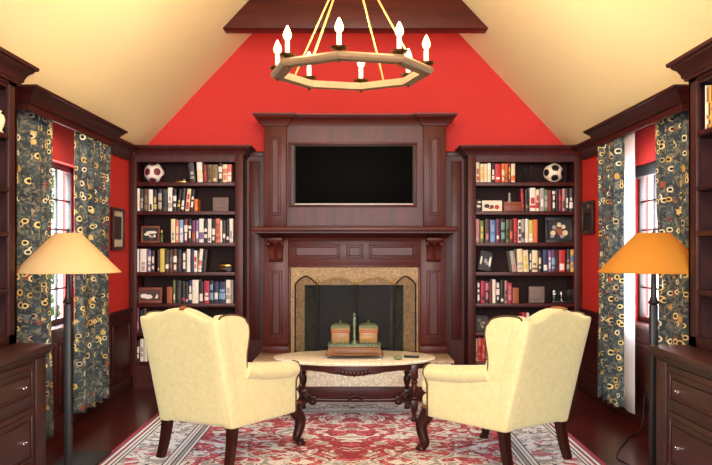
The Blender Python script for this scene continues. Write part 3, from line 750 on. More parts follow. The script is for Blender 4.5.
# model bicycle on the amber side's top shelf
X0, X1, Z = px(519, 8.6), px(537, 8.6), SHZ[0]
t = thing('model_bicycle', 'small black wire model bicycle beside the cream soccer ball', 'ornament', ((X0+X1)/2, 8.6, Z))
for xc in (X0+.045, X1-.045):
    b = NB(); sweep(b, [(xc+.043*math.cos(2*PI*k/20), 8.6, Z+.045+.043*math.sin(2*PI*k/20)) for k in range(20)], .0025, 6, closed=True)
    for k in range(4): sweep(b, [(xc+.042*math.cos(PI*k/4), 8.6, Z+.045+.042*math.sin(PI*k/4)), (xc-.042*math.cos(PI*k/4), 8.6, Z+.045-.042*math.sin(PI*k/4))], .0008, 4)
    obj('wheel', b, 'iron', t)
b = NB(); xa, xb = X0+.045, X1-.045; xm = (xa+xb)/2
for p in ([(xa, 8.6, Z+.045), (xm-.005, 8.6, Z+.045), (xb-.02, 8.6, Z+.12), (xa+.03, 8.6, Z+.12), (xa, 8.6, Z+.045)], [(xm-.005, 8.6, Z+.045), (xa+.02, 8.6, Z+.14)], [(xb, 8.6, Z+.045), (xb-.022, 8.6, Z+.145)]): sweep(b, p, .003, 6)
obj('frame', b, 'iron', t)
b = NB(); box(b, xa+.0, xa+.045, 8.59, 8.61, Z+.138, Z+.148, .004); obj('saddle', b, 'black', t)
b = NB(); sweep(b, [(xb-.02, 8.565, Z+.15), (xb-.02, 8.635, Z+.15)], .004, 8); obj('handlebar', b, 'steel', t)
# black box, leather box and figurine on the second shelf
X0, X1, Z = px(475.5, 8.6), px(481, 8.6), SHZ[1]
b = NB(); box(b, X0, X1, 8.56, 8.68, Z, Z+.12, .004); box(b, X0+.01, X1-.01, 8.556, 8.561, Z+.04, Z+.06, .001, mi=1); box(b, X0+.02, X1-.006, 8.556, 8.561, Z+.085, Z+.1, .001, mi=1)
top('black_box', b, ['black', 'white'], 'small black box with white marks at the second shelf end', 'box', ((X0+X1)/2, 8.6, Z))
X0, X1 = px(503.2, 8.6), px(520.8, 8.6)
t = thing('leather_box', 'tan leather box supporting a small grey figurine on the second shelf', 'box', ((X0+X1)/2, 8.6, Z))
b = NB(); box(b, X0, X1, 8.55, 8.67, Z, Z+.07, .003); obj('body', b, 'leatherbox', t)
b = NB(); box(b, X0-.002, X1+.002, 8.548, 8.672, Z+.07, Z+.096, .004); box(b, X0+.06, X0+.075, 8.545, 8.55, Z+.05, Z+.08, .001); obj('lid', b, 'leatherbox', t)
X = px(509.6, 8.6)
b = NB(); lathe(b, [(0, 0), (.02, 0), (.02, .008), (.012, .014), (.014, .04), (.009, .062), (.012, .075), (.011, .088), (0, .1)], (X, 8.61, Z+.096), 14)
top('figurine', b, BM['grey'], 'small grey figurine standing on the tan leather box', 'figurine', (X, 8.61, Z+.096))
# glass ornament on a stand, fifth shelf
X, Z = px(562, 8.62), SHZ[4]
t = thing('glass_stand', 'dark glass block on a black stand on the fifth shelf', 'ornament', (X, 8.62, Z))
b = NB(); box(b, X-.11, X+.11, 8.58, 8.66, Z, Z+.022, .004); obj('stand', b, 'black', t)
b = NB(); box(b, X-.1, X+.1, 8.6, 8.64, Z+.022, Z+.135, .006); obj('glass_block', b, plain('smoked_glass', (26, 34, 30), .06), t)
b = NB(); lathe(b, [(.01, 0), (.006, .03), (.016, .06), (.01, .09), (0, .12)], (X-.015, 8.585, Z+.022), 12); obj('stem', b, 'steel', t)

# ------------------------------------------------------------------ window cornices and curtains
for s in (-1, 1):
    col = 'beige' if s < 0 else 'amber'
    t = thing('window_cornice', 'mahogany boxed cornice over the curtained window behind the %s lamp' % col, 'cornice', (s*2.2, 6.36, 2.2), group='window cornices')
    Y0, Y1, xo = 5.30, 7.44, 1.99
    b = NB()
    lo, hi = sorted((s*2.10, s*2.075)); box(b, lo, hi, Y0+.1, Y1-.1, 2.27, 2.34)
    for y in (Y0+.1, Y1-.125):
        lo, hi = sorted((s*2.10, s*2.265)); box(b, lo, hi, y, y+.025, 2.27, 2.34)
    lo, hi = sorted((s*2.10, s*2.265)); box(b, lo, hi, Y0+.12, Y1-.12, 2.342, 2.36)
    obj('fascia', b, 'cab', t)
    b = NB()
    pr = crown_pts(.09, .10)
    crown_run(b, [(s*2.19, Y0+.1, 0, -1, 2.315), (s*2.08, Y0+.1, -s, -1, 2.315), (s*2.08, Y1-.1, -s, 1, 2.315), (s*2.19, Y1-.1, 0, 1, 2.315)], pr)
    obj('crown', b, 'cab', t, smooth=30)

def curtain(s, xm, y0, y1, hem, topz, label, amp=.028, folds=4, lining=None, ph=0):
    b = NB(); ny, nz = 72, 30; vs = []
    for j in range(nz+1):
        v = j/nz; z = hem + (topz-hem)*v; row = []
        gather = 1 - .10*math.sin(PI*min(1, v*1.0))**2
        for i in range(ny+1):
            u = i/ny; yc = (y0+y1)/2
            a = amp*(.75+.25*math.sin(3*u+2*v+ph))
            x = xm + a*math.sin(2*PI*folds*u + .5*math.sin(3*v+ph) + ph) + .3*amp*math.sin(2*PI*(folds*2.3)*u+v*2)
            y = yc + (y0-yc + (y1-y0)*u)*(gather if v > .0 else 1)
            row.append(b.verts.new((s*x, y, z + .008*math.sin(2*PI*folds*u)*(1-v))))
        vs.append(row)
    for j in range(nz):
        for i in range(ny): b.faces.new((vs[j][i], vs[j][i+1], vs[j+1][i+1], vs[j+1][i]))
    o = obj('curtain', b, 'curtain', origin=(s*xm, (y0+y1)/2, hem), smooth=180)
    md = o.modifiers.new('thickness', 'SOLIDIFY'); md.thickness = .004
    setp(o, label, 'curtain', 'floral curtains at the two windows')
    if lining:
        la, lb = lining; b = NB(); n = 10; vs = []
        for j in range(13):
            z = hem+.01 + (topz-.05-hem)*j/12
            vs.append([b.verts.new((s*(xm+.012-.012*math.sin(PI*i/n*1.5)), la+(lb-la)*i/n, z)) for i in range(n+1)])
        for j in range(12):
            for i in range(n): b.faces.new((vs[j][i], vs[j][i+1], vs[j+1][i+1], vs[j+1][i]))
        l = obj('lining', b, 'lining', o, smooth=180); md = l.modifiers.new('thickness', 'SOLIDIFY'); md.thickness = .003
        l['label'] = 'plain white lining turned toward the window'
curtain(-1, 2.175, 5.46, 6.09, .06, 2.338, 'dark floral curtain beside the cabinet, hanging behind the beige lamp', folds=3)
curtain(-1, 2.115, 6.46, 7.32, .125, 2.338, 'dark floral curtain at the beige-lamp window, on its bookcase side', folds=4, ph=1)
curtain(1, 2.20, 5.56, 6.22, .07, 2.338, 'dark floral curtain beside the cabinet, hanging behind the amber lamp', folds=4, ph=2)
curtain(1, 2.115, 6.74, 7.38, .12, 2.338, 'dark floral curtain with white lining at the amber-lamp window', folds=4, ph=.5, lining=(6.47, 6.76))
# blind cassette over the amber-side window
b = NB(); box(b, 2.272, 2.335, WY0+.005, WY1-.005, 1.965, 2.055, .012, 3)
top('roller_blind', b, 'black', 'black roller blind cassette over the window behind the amber lamp', 'blind', (2.30, 6.4, 1.965))

# framed things on the side walls
def wall_frame(s, y0, y1, z0, z1, m, label, build):
    t = thing('picture_frame', label, 'picture', (s*2.25, (y0+y1)/2, z0))
    fw = .03; b = NB()
    def bx(ya, yb, za, zb, xa=2.235, xb=2.268, bev=.004): box(b, *sorted((s*xa, s*xb)), ya, yb, za, zb, bev)
    bx(y0, y1, z0, z0+fw); bx(y0, y1, z1-fw, z1); bx(y0, y0+fw, z0+fw, z1-fw); bx(y1-fw, y1, z0+fw, z1-fw)
    obj('frame', b, m, t); build(t, s, y0+fw, y1-fw, z0+fw, z1-fw)
def pic_a(t, s, y0, y1, z0, z1):
    b = NB(); box(b, *sorted((s*2.252, s*2.266)), y0, y1, z0, z1); obj('mat_board', b, 'mat_board', t)
    b = NB(); i = .05; box(b, *sorted((s*2.248, s*2.254)), y0+i, y1-i, z0+i+.02, z1-i, .001); obj('print', b, BM['charcoal'], t)
def pic_b(t, s, y0, y1, z0, z1):
    zm = (z0+z1)/2+.05
    b = NB(); box(b, *sorted((s*2.245, s*2.268)), y0, y1, zm-.015, zm+.015); obj('rail', b, 'dark', t)
    b = NB(); box(b, *sorted((s*2.254, s*2.266)), y0, y1, z0, zm-.015); obj('pane', b, 'black', t)
    b = NB(); box(b, *sorted((s*2.254, s*2.266)), y0, y1, zm+.015, z1); ball(b, (s*2.252, (y0+y1)/2, zm+.06), .022, 2, (.2, 1, 1), 1); obj('pane', b, [BM['charcoal'], BM['pink']], t)
wall_frame(-1, 7.86, 8.25, pz(250, 8.05), pz(208, 8.05), 'dark', 'dark framed print with pale mat hanging on red wall by the curtain', pic_a)
wall_frame(1, 8.04, 8.42, pz(234, 8.2), pz(201, 8.2), 'dark', 'dark frame of two stacked panes hanging beside the bookcase', pic_b)

# ------------------------------------------------------------------ side cabinets (near, both walls)
def cabinet(s, xb, xu, ye, col):
    Ys = 3.1
    t = thing('drawer_cabinet', 'mahogany base cabinet with raised-panel drawers in front of the %s lamp' % col, 'cabinet', (s*2.0, (Ys+ye)/2, 0), group='drawer cabinets along the side walls')
    b = NB()
    def bx(a, c, y0, y1, z0, z1, bev=.003): box(b, *sorted((s*a, s*c)), y0, y1, z0, z1, bev)
    bx(xb, 2.262, Ys, ye, .0, .80); bx(xb-.015, xb+.02, Ys, ye+.012, 0, .11, .005)
    bx(xb-.008, xb+.02, ye-.17, ye-.03, .12, .77, .003)
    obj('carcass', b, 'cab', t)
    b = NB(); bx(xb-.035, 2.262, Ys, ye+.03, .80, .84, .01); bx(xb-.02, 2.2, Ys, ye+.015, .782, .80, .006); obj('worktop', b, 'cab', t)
    yd1 = ye-.22; yd0 = yd1-1.15
    for z0, z1 in ((.545, .76), (.205, .515)):
        b = NB(); bx(xb-.012, xb+.01, yd0, yd1, z0, z1, .004); panel_x(b, s*(xb-.012), -s, yd0+.035, yd1-.035, z0+.03, z1-.03, .012, .008)
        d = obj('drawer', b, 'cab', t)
        for yp in (yd1-.19, yd0+.19):
            b = NB(); zc = (z0+z1)/2 - .006
            for dy in (-.018, .018): sweep(b, [(s*(xb-.012), yp+dy, zc), (s*(xb-.036), yp+dy, zc)], .004, 8); ball(b, (s*(xb-.036), yp+dy, zc), .006, 2)
            sweep(b, smooth_path([(s*(xb-.034), yp-.018, zc), (s*(xb-.038), yp, zc-.008), (s*(xb-.034), yp+.018, zc)], 4), .002, 6)
            obj('pull', b, 'steel', d)
    t = thing('wall_cabinet', 'tall open mahogany shelf cabinet standing on the base cabinet near %s lamp' % col, 'cabinet', (s*2.1, (Ys+ye)/2, .84), group='shelf cabinets along the side walls')
    b = NB(); sw = .11
    ztop = lambda x: min(2.40, cz(x)-.004)
    def fit(a, c, y0, y1, z0):                       # body panels cut to the slope of the ceiling
        prism(b, [(s*a, z0), (s*c, z0), (s*c, ztop(c)), (s*a, ztop(a))], 'y', y0, y1)
    fit(xu, 2.262, ye-.025, ye, .842); fit(xu, 2.262, Ys, Ys+.025, .842)
    bx(xu, xu+.025, ye-sw, ye, .842, 2.40, .003); bx(xu, xu+.025, Ys, Ys+sw, .842, 2.40, .003)
    bx(xu+.01, 2.262, Ys+.02, ye-.02, 2.30, 2.318, 0); bx(xu+.01, 2.262, Ys+.02, ye-.02, .842, .862, 0)
    bx(xu, xu+.025, Ys, ye, 2.315, 2.40, .003); bx(xu, xu+.025, Ys, ye, .842, .90, .003)
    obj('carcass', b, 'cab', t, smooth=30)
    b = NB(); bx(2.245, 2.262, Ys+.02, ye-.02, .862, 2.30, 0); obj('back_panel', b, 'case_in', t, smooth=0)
    for z in (2.035, 1.735, 1.485, 1.16):
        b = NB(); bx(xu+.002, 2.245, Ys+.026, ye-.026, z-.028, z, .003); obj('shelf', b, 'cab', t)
    b = NB()
    crown_run(b, [(s*2.14, ye, 0, 1, 2.335), (s*xu, ye, -s, 1, 2.335), (s*xu, Ys, -s, 0, 2.335)], crown_pts(.095, .115))
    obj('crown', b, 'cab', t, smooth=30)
cabinet(-1, 1.79, 1.96, 4.92, 'beige')
cabinet(1, 1.70, 1.885, 4.81, 'amber')
# books on the amber-side cabinet and an ornament on the other
yy = 4.685
for k, (w, c1, c2, h) in enumerate([(.014, 'white', None, .25), (.034, 'olive', 'cream', .235), (.03, 'amber', 'brown', .24), (.026, 'brown', 'amber', .23), (.034, 'cream', 'olive', .24), (.03, 'black', 'amber', .225), (.028, 'brown', 'cream', .235), (.03, 'olive', 'black', .24)]):
    o = obj('book', book_mesh(w-.001, h, .17, c1, c2, k+.5), [BM[c1], 'paper', BM[c2 or c1]], smooth=0)
    o.rotation_euler = (0, 0, -PI/2); o.location = (1.925, yy, 2.0355); yy -= w
    setp(o, '%s book, %s from the curtain, on the wall cabinet before the amber lamp' % (c1 if not c2 else c2 + '-marked ' + c1, ORD[k]), 'book', 'books on the wall cabinet')
b = NB(); c = (-2.015, 4.80, 2.0355)
lathe(b, [(0, 0), (.025, 0), (.027, .008), (.018, .02), (.03, .05), (.036, .08), (.028, .105), (.012, .118), (.018, .13), (.016, .132)], c, 20)
top('vase', b, BM['cream'], 'small cream vase on the upper shelf of the cabinet before the beige lamp', 'vase', c)

# ------------------------------------------------------------------ floor lamps
def lamp(s, xc, yc, rb, rt, m, label, base):
    t = thing('floor_lamp', label, 'lamp', (xc, yc, 0))
    b = NB(); box(b, *base, 0, .028, .006); box(b, xc-.06, xc+.06, yc-.06, yc+.06, .028, .06, .012); obj('base', b, 'black', t)
    b = NB(); box(b, xc-.022, xc+.022, yc-.022, yc+.022, .05, 1.05, .005)
    lathe(b, [(.022, 0), (.034, .01), (.024, .03), (.018, .05), (.014, .2)], (xc, yc, 1.05), 16); obj('pole', b, 'black', t)
    z0, z1 = pz(272.5, yc), pz(233.5, yc)
    b = NB()
    lathe(b, [(rb-.003, 0), (rb, .0), (rb, .006), (rt, z1-z0), (rt-.003, z1-z0), (rb-.006, .004)][0:5], (xc, yc, z0), 64)
    bm2 = [f for f in b.faces if len(f.verts) > 4]
    for f in bm2: b.faces.remove(f)
    sh = obj('lamp_shade', b, m, t, smooth=60)
    b = NB(); sweep(b, [(xc+rb*math.cos(2*PI*k/48), yc+rb*math.sin(2*PI*k/48), z0+.002) for k in range(48)], .004, 6, closed=True)
    sweep(b, [(xc+rt*math.cos(2*PI*k/32), yc+rt*math.sin(2*PI*k/32), z1) for k in range(32)], .003, 6, closed=True)
    obj('shade_binding', b, m, sh)
    b = NB()
    for k in range(3): sweep(b, [(xc, yc, z1-.02), (xc+rt*math.cos(2*PI*k/3+.3), yc+rt*math.sin(2*PI*k/3+.3), z1-.004)], .002, 5)
    lathe(b, [(.004, -.09), (.004, 0), (.01, .006), (.006, .014), (.012, .022), (0, .036)], (xc, yc, z1-.015), 12)
    obj('harp_and_finial', b, 'bronze', t)
    b = NB(); lathe(b, [(.012, 0), (.014, .05), (.018, .07), (.034, .11), (.03, .14), (0, .158)], (xc, yc, z0-.03), 16); obj('bulb', b, 'candle', t)
    b = NB(); sweep(b, smooth_path([(xc+.03, yc-.03, z0+.03), (xc+.045, yc-.035, z0-.03), (xc+.045, yc-.035, z0-.09)], 4), .0025, 6); obj('pull_chain', b, 'steel', t)
    return t
lamp(-1, px(68, 5.2), 5.2, .312, px(CX+13, 5.2), 'shade_beige', 'floor lamp with wide beige cone shade before the dark floral curtain', (px(68, 5.2)-.16, px(68, 5.2)+.12, 5.13, 5.72))
lx = px(653.5, 5.13)
lamp(1, lx, 5.13, .322, px(CX+17, 5.13), 'shade_amber', 'floor lamp with wide amber cone shade before the white-lined curtain', (lx-.15, lx+.15, 4.98, 5.28))
b = NB(); sweep(b, smooth_path([(2.236, 6.5, .3), (2.2, 6.47, .26), (2.18, 6.44, .1), (2.12, 6.36, .008), (2.02, 6.25, .006), (1.9, 6.02, .006), (1.80, 5.82, .006), (1.735, 5.64, .006), (1.74, 5.5, .006), (lx-.02, 5.29, .008)], 8), .0045, 6)
top('lamp_cord', b, 'black', 'black lamp cord curling over the floor near the amber lamp', 'cord', (2.0, 6.2, 0))
b = NB(); box(b, 2.232, 2.246, 6.46, 6.54, .24, .36, .003); top('outlet', b, 'outlet', 'brown outlet plate on the wainscot under the amber-lamp window', 'outlet', (2.24, 6.5, .24))

# ------------------------------------------------------------------ rug
RX, RY = -.03, 5.69
b = NB(); box(b, -1.63+RX, 1.63+RX, RY-1.99, RY+1.99, 0.001, .012, .003)
rug = top('rug', b, 'rug', 'large red and ivory oriental rug under both chairs and the table', 'rug', (RX, RY, 0), smooth=0)
G = .012

# ------------------------------------------------------------------ wing chairs
def wing_chair():
    t = thing('wing_chair', 'x', 'armchair')
    OFF[t.name] = Vector((0, 0, 0))
    def part(name, b, m, parent=None, smooth=50): return obj(name, b, m, parent or t, local=True, smooth=smooth)
    yr = lambda z: -.385 - .2*max(0, (z-.245))/.73
    # upholstered body: seat base with outer side panels
    b = NB()
    rbox(b, -.30, .30, -.37, .335, .245, .40, .03, 3, (2, 3, 1))
    for s in (-1, 1):
        def df(c, s=s):
            x, y, z = c; f = (y+.385)/.75
            return (x + s*.022*f, y + (yr(z)+.385)*(1-f)**2 if f < 1 else y, z)
        rbox(b, *sorted((s*.235, s*.312)), -.385, .308, .245, .575, .016, 3, (0, 6, 3), df)
    part('body', b, 'chair')
    # backrest with serpentine crest
    b = NB()
    def dfb(c):
        x, y, z = c; v = (z-.245)/.72
        crest = .055*math.cos(min(1, abs(x)/.2)*PI/2)**1.2 - .012*math.sin(min(1, max(0, (abs(x)-.18)/.13))*PI)
        z2 = z + crest*max(0, v)**3
        y2 = y + yr(z) + .385
        if y > -.32: y2 += .02*math.cos(x*3.5) * math.sin(PI*min(1, max(0, v)))      # padded front
        return (x*(1+.03*v), y2, z2)
    rbox(b, -.313, .313, -.386, -.255, .25, .965, .028, 3, (10, 1, 8), dfb)
    bk = part('backrest', b, 'chair')
    b = NB()
    rr = [(-.0, yr(.96)+.008, 1.012), (-.0, yr(.96)+.03, 1.022), (0, yr(.96)+.075, 1.024), (0, yr(.96)+.115, 1.003)]
    for dx in (-.012, 0, .012): sweep(b, [(x+dx+.05-.5*(y-yr(.96)), y, z) for x, y, z in smooth_path(rr, 5)], .007, 6, squash=1.2)
    part('crest_tab', b, 'tan_trim', bk)['label'] = 'brown tab over the crest'
    # wings
    prof = [(yr(.56)+.05, .56), (yr(.7)+.045, .7), (yr(.85)+.04, .85), (yr(.95)+.05, .945), (-.50, .972), (-.43, .977), (-.36, .972), (-.29, .958), (-.24, .93), (-.215, .89), (-.21, .84), (-.222, .77), (-.235, .70), (-.232, .64), (-.22, .58), (-.22, .54)]
    path2 = [(y, z) for (_, y, z) in smooth_path([(0, y, z) for y, z in prof], 3)]
    for s in (-1, 1):
        b = NB(); t2 = bmesh.new(); a0, a1 = s*.25, s*.315
        prism(t2, path2, 'x', a0, a1)
        bmesh.ops.bevel(t2, geom=[e for e in t2.edges if abs(e.verts[0].co.x-e.verts[1].co.x) < 1e-5], offset=.014, segments=3, profile=.5, affect='EDGES')
        def dw(c, s=s):
            x, y, z = c; f = max(0, (y+.45)/.24)
            return (x + s*.006*f*f*max(0, min(1, (z-.5)/.3)), y-.015*f, z)
        merge(b, t2, deform=dw)
        w = part('wing', b, 'chair')
        b = NB(); edge = [(y, z) for y, z in path2 if (y > -.46 and z > .56) or False]
        edge = [(y, z) for y, z in path2[9:-2]]
        sweep(b, [dw((s*.312, y+.002, z+.002)) for y, z in edge], .0065, 6)
        part('piping', b, 'trim', w)['label'] = 'brown gimp along the wing edge'
    # rolled arms
    for s in (-1, 1):
        b = NB(); n = 12; path = []; rad = []
        for k in range(n+1):
            u = k/n; y = -.245 + u*.548; z = .602 - .052*u - .01*math.sin(PI*u); path.append((s*(.284+.022*u), y, z)); rad.append(.056 + .004*math.sin(PI*u))
        path += [(s*.306, .315, .549), (s*.306, .321, .549)]; rad += [.048, .03]
        sweep(b, path, rad, 18, squash=1.15)
        rbox(b, *sorted((s*.25, s*.315)), -.22, .308, .40, .56, .02, 3, (0, 3, 0))
        a = part('arm', b, 'chair')
        b = NB()
        sweep(b, [(s*.328, .313, .25), (s*.328, .313, .40), (s*.330, .313, .47), (s*.346, .313, .51), (s*.368, .313, .55), (s*.346, .315, .598), (s*.306, .315, .607), (s*.264, .313, .59)], .0055, 6)
        part('piping', b, 'trim', a)['label'] = 'brown gimp along the arm front'
    b = NB(); rbox(b, -.25, .25, -.28, .405, .385, .505, .05, 5, (4, 4, 0), lambda c: (c[0], c[1], c[2] + (.025*math.cos(c[0]*5)*math.cos((c[1]-.05)*3.5) if c[2] > .45 else 0)))
    rbox(b, -.312, .312, .312, .412, .395, .505, .045, 5, (4, 0, 0))
    part('seat_cushion', b, 'chair')
    b = NB(); rbox(b, -.312, .312, .28, .402, .305, .395, .04, 4, (4, 0, 0)); part('front_rail', b, 'chair')
    b = NB(); box(b, -.32, .32, .308, .388, .285, .31, .004); part('trim_band', b, 'tan_trim')['label'] = 'brown band under the seat front'
    # legs
    for s in (-1, 1):
        b = NB()
        p = smooth_path([(s*.285, .335, .29), (s*.295, .36, .235), (s*.315, .385, .18), (s*.312, .375, .11), (s*.302, .358, .055), (s*.308, .375, .028), (s*.318, .395, .014)], 5)
        n = len(p); rd = []
        for k in range(n):
            u = k/(n-1); rd.append(.04*(1-u)**.8 + .014 + (.018*max(0, (u-.78)/.22)))
        sweep(b, p, rd, 12)
        lathe(b, [(0, 0), (.03, 0), (.034, .008), (.03, .02), (0, .03)], (s*.318, .392, 0), 14, sy=1.2)
        part('leg', b, 'leg')
        b = NB()
        p = smooth_path([(s*.275, -.345, .28), (s*.278, -.352, .2), (s*.282, -.372, .1), (s*.288, -.402, .0)], 4)
        sweep(b, p, [.031 - .009*k/(len(p)-1) for k in range(len(p))], square=True)
        for v in b.verts: v.co.z = max(0, v.co.z)
        part('leg', b, 'leg')
    return t

def copy_tree(o, parent=None):
    c = o.copy(); COL.objects.link(c)
    if parent is not None: c.parent = parent
    for ch in list(o.children): copy_tree(ch, c)
    return c
c1 = wing_chair()
c2 = copy_tree(c1)
for c in (c1, c2): c.scale = (.975, .985, .985)
c1.location = (-.8435, 5.80, G); c1.rotation_euler = (0, 0, math.radians(60.4-90)); c1['label'] = 'pale yellow wing chair facing the fireplace, on the beige lamp\'s side of the table'
c2.location = (.9255, 5.70, G); c2.rotation_euler = (0, 0, math.radians(127.6-90)); c2['label'] = 'pale yellow wing chair facing the fireplace, on the amber lamp\'s side of the table'
for c in (c1, c2): c['group'] = 'wing chairs at the oval table'

# ------------------------------------------------------------------ oval table
TXC, TYC, TA, TB, TZ = -.008, 7.05, .672, .45, .499
t = thing('oval_table', 'oval carved coffee table with cream marble top in front of the hearth', 'table', (TXC, TYC, G))
b = NB(); lathe(b, [(0, -.028), (.95, -.028), (.985, -.022), (.99, -.014), (1.0, -.009), (.995, -.002), (.985, 0), (0, 0)], (TXC, TYC, TZ), 72, sx=TA, sy=TB)
obj('marble_top', b, 'tabletop', t, smooth=40)
b = NB(); n = 96; ro, ri = [], []
top_z = TZ-.028
vs = []
for k in range(n):
    th = 2*PI*k/n; ca, sa = math.cos(th), math.sin(th)
    fr = max(0, abs(sa)-.93)/.07; sd = max(0, abs(ca)-.9)/.1
    d = .042 + .030*fr**.8 + .006*abs(math.cos(8*th)) + .014*sd
    q = []
    for (f, z) in ((.93, top_z), (.93, top_z-d), (.90, top_z-d), (.90, top_z)): q.append(b.verts.new((TXC+TA*f*ca, TYC+TB*f*sa, z)))
    vs.append(q)
for k in range(n):
    a, c = vs[k], vs[(k+1) % n]
    for i in range(4): b.faces.new((a[i], a[(i+1) % 4], c[(i+1) % 4], c[i]))
for s in (-1, 1):                                     # carved shell and leaf scrolls front and back
    for j in range(-4, 5):
        x = TXC + j*.03; yy = TYC + s*TB*.945*math.sqrt(1-(j*.03/TA)**2)
        ball(b, (x, yy, top_z-.035-.02*math.cos(j*.35)), .022, 2, (.8, .55, 1.2-.06*abs(j)))
ap = obj('apron', b, 'dark', t, smooth=50)
legs = [(-.46, 6.775), (.468, 6.775), (-.45, 7.33), (.445, 7.33)]
for (x, y) in legs:
    b = NB()
    box(b, x-.03, x+.03, y-.03, y+.03, .36, top_z, .006)
    lathe(b, [(.022, G), (.026, G+.01), (.020, .05), (.016, .08), (.026, .1), (.026, .11), (.024, .11)], (x, y, 0), 16)
    box(b, x-.028, x+.028, y-.028, y+.028, .105, .185, .006)
    lathe(b, [(.018, .185), (.028, .195), (.018, .21), (.03, .25), (.032, .28), (.02, .31), (.03, .325), (.02, .34), (.028, .36)], (x, y, 0), 16)
    obj('leg', b, 'dark', t)
b = NB()
for sx, (xa, ya), (xb, yb) in ((-1, legs[0], legs[2]), (1, legs[1], legs[3])):
    sweep(b, smooth_path([(xa, ya, .145), ((xa+xb)/2-sx*.07, (ya+yb)/2, .145), (xb, yb, .145)], 6), .018, 8)
    xm = (xa+xb)/2 - sx*.07
    for k, (dx, dz, r) in enumerate(((0, 0, .036), (-.04, .012, .034), (-.075, -.002, .028), (-.03, -.026, .03))): ball(b, (xm+sx*dx, TYC, .145+dz), r, 2, (1.1, .7, .9))
sweep(b, [(-.38, TYC, .142), (-.2, TYC, .138), (0, TYC, .138), (.2, TYC, .138), (.38, TYC, .142)], [.02, .018, .02, .018, .02], 10)
for k in range(-3, 4): ball(b, (k*.018, TYC-.012, .155+.016*math.cos(k*.5)), .022, 2, (.6, .8, 1.3))
obj('stretcher', b, 'dark', t)

# double inkstand
IX, IY, IZ = px(354.4, 6.98), 6.98, TZ
t = thing('inkstand', 'carved double inkstand with two lidded boxes at the middle of the oval table', 'inkstand', (IX, IY, IZ))
u = 6.98/850
for sx in (-1, 1):
    for sy in (-1, 1):
        b = NB(); lathe(b, [(0, 0), (.014, 0), (.016, .008), (.01, .016), (.018, .03), (0, .032)], (IX+sx*.205, IY+sy*.105, IZ), 12); obj('foot', b, 'steel', t)
b = NB()
tt = bmesh.new()
pf = [(.232, .028), (.235, .034), (.222, .045), (.215, .075), (.205, .092), (.208, .098)]
rings = []
for hw, z in pf:
    d = hw-.1; rings.append([tt.verts.new((IX+a*hw, IY+c*d, IZ+z)) for a, c in ((-1, -1), (1, -1), (1, 1), (-1, 1))])
for a, c in zip(rings, rings[1:]):
    for k in range(4): tt.faces.new((a[k], a[(k+1) % 4], c[(k+1) % 4], c[k]))
tt.faces.new(rings[0]); tt.faces.new(rings[-1]); merge(b, tt)
box(b, IX-.185, IX+.185, IY-.128, IY-.112, IZ+.05, IZ+.078, .003)
obj('base', b, 'inkwood', t)
b = NB(); box(b, IX-.212, IX+.212, IY-.112, IY+.112, IZ+.098, IZ+.11, .004)
box(b, IX-.195, IX+.195, IY-.1, IY+.1, IZ+.11, IZ+.118, .003)
for k in range(15): ball(b, (IX-.196+.028*k, IY-.108, IZ+.112), .009, 1)
for k in range(7): 
    for sx in (-1, 1): ball(b, (IX+sx*.207, IY-.09+.03*k, IZ+.112), .009, 1)
obj('tray', b, 'verdigris', t)
for sx in (-1, 1):
    xc = IX + sx*.114
    b = NB(); box(b, xc-.072, xc+.072, IY-.07, IY+.07, IZ+.118, IZ+.215, .004); box(b, xc-.078, xc+.078, IY-.076, IY+.076, IZ+.210, IZ+.222, .004, mi=1)
    box(b, xc-.077, xc+.077, IY-.075, IY+.075, IZ+.222, IZ+.246, .004)
    for k in range(5): ball(b, (xc-.06+.03*k, IY-.072, IZ+.126), .012, 1, mi=2)
    bx_ = obj('ink_box', b, ['amberwood', 'redband', 'verdigris'], t)
    b = NB(); lathe(b, [(.108, 0), (.112, .005), (.1, .016), (.07, .028), (.03, .034), (.008, .036)], seg=4, mat=Matrix.Translation((xc, IY, IZ+.246)) @ Matrix.Rotation(PI/4, 4, 'Z'))
    lathe(b, [(.006, 0), (.012, .008), (.006, .016), (.009, .024), (0, .036)], (xc, IY, IZ+.274), 12); obj('lid', b, 'verdigris', bx_)
b = NB(); lathe(b, [(.03, 0), (.028, .012), (.012, .03), (.016, .05), (.01, .07), (.013, .1), (.01, .14), (.015, .16), (.009, .18), (.014, .2), (.008, .215), (.014, .232), (.006, .245), (0, .258)], (IX, IY-.03, IZ+.118), 16)
obj('column', b, 'verdigris', t)
# remote and a small dark green stone
X, Y = px(411.5, 6.95), 6.95
t = thing('remote_control', 'slim black remote control lying on the oval table beside green stone', 'remote', (X, Y, TZ), -.35)
OFF[t.name] = Vector((0, 0, 0))
b = NB(); rbox(b, -.062, .062, -.022, .022, 0, .02, .008, 3, (3, 0, 0)); obj('body', b, 'black', t, local=True)
b = NB()
for i in range(5):
    for j in (-1, 0, 1): box(b, -.045+i*.018, -.035+i*.018, j*.012-.003, j*.012+.003, .0195, .022, .001)
obj('buttons', b, BM['grey'], t, local=True)
X, Y = px(398, 6.82), 6.82
b = NB(); ball(b, (X, Y, TZ+.016), .034, 3, (1.1, .8, .5))
for v in b.verts: v.co.z = max(TZ, v.co.z)
top('green_stone', b, BM['green'], 'small dark green polished stone lying beside the remote control', 'stone', (X, Y, TZ))

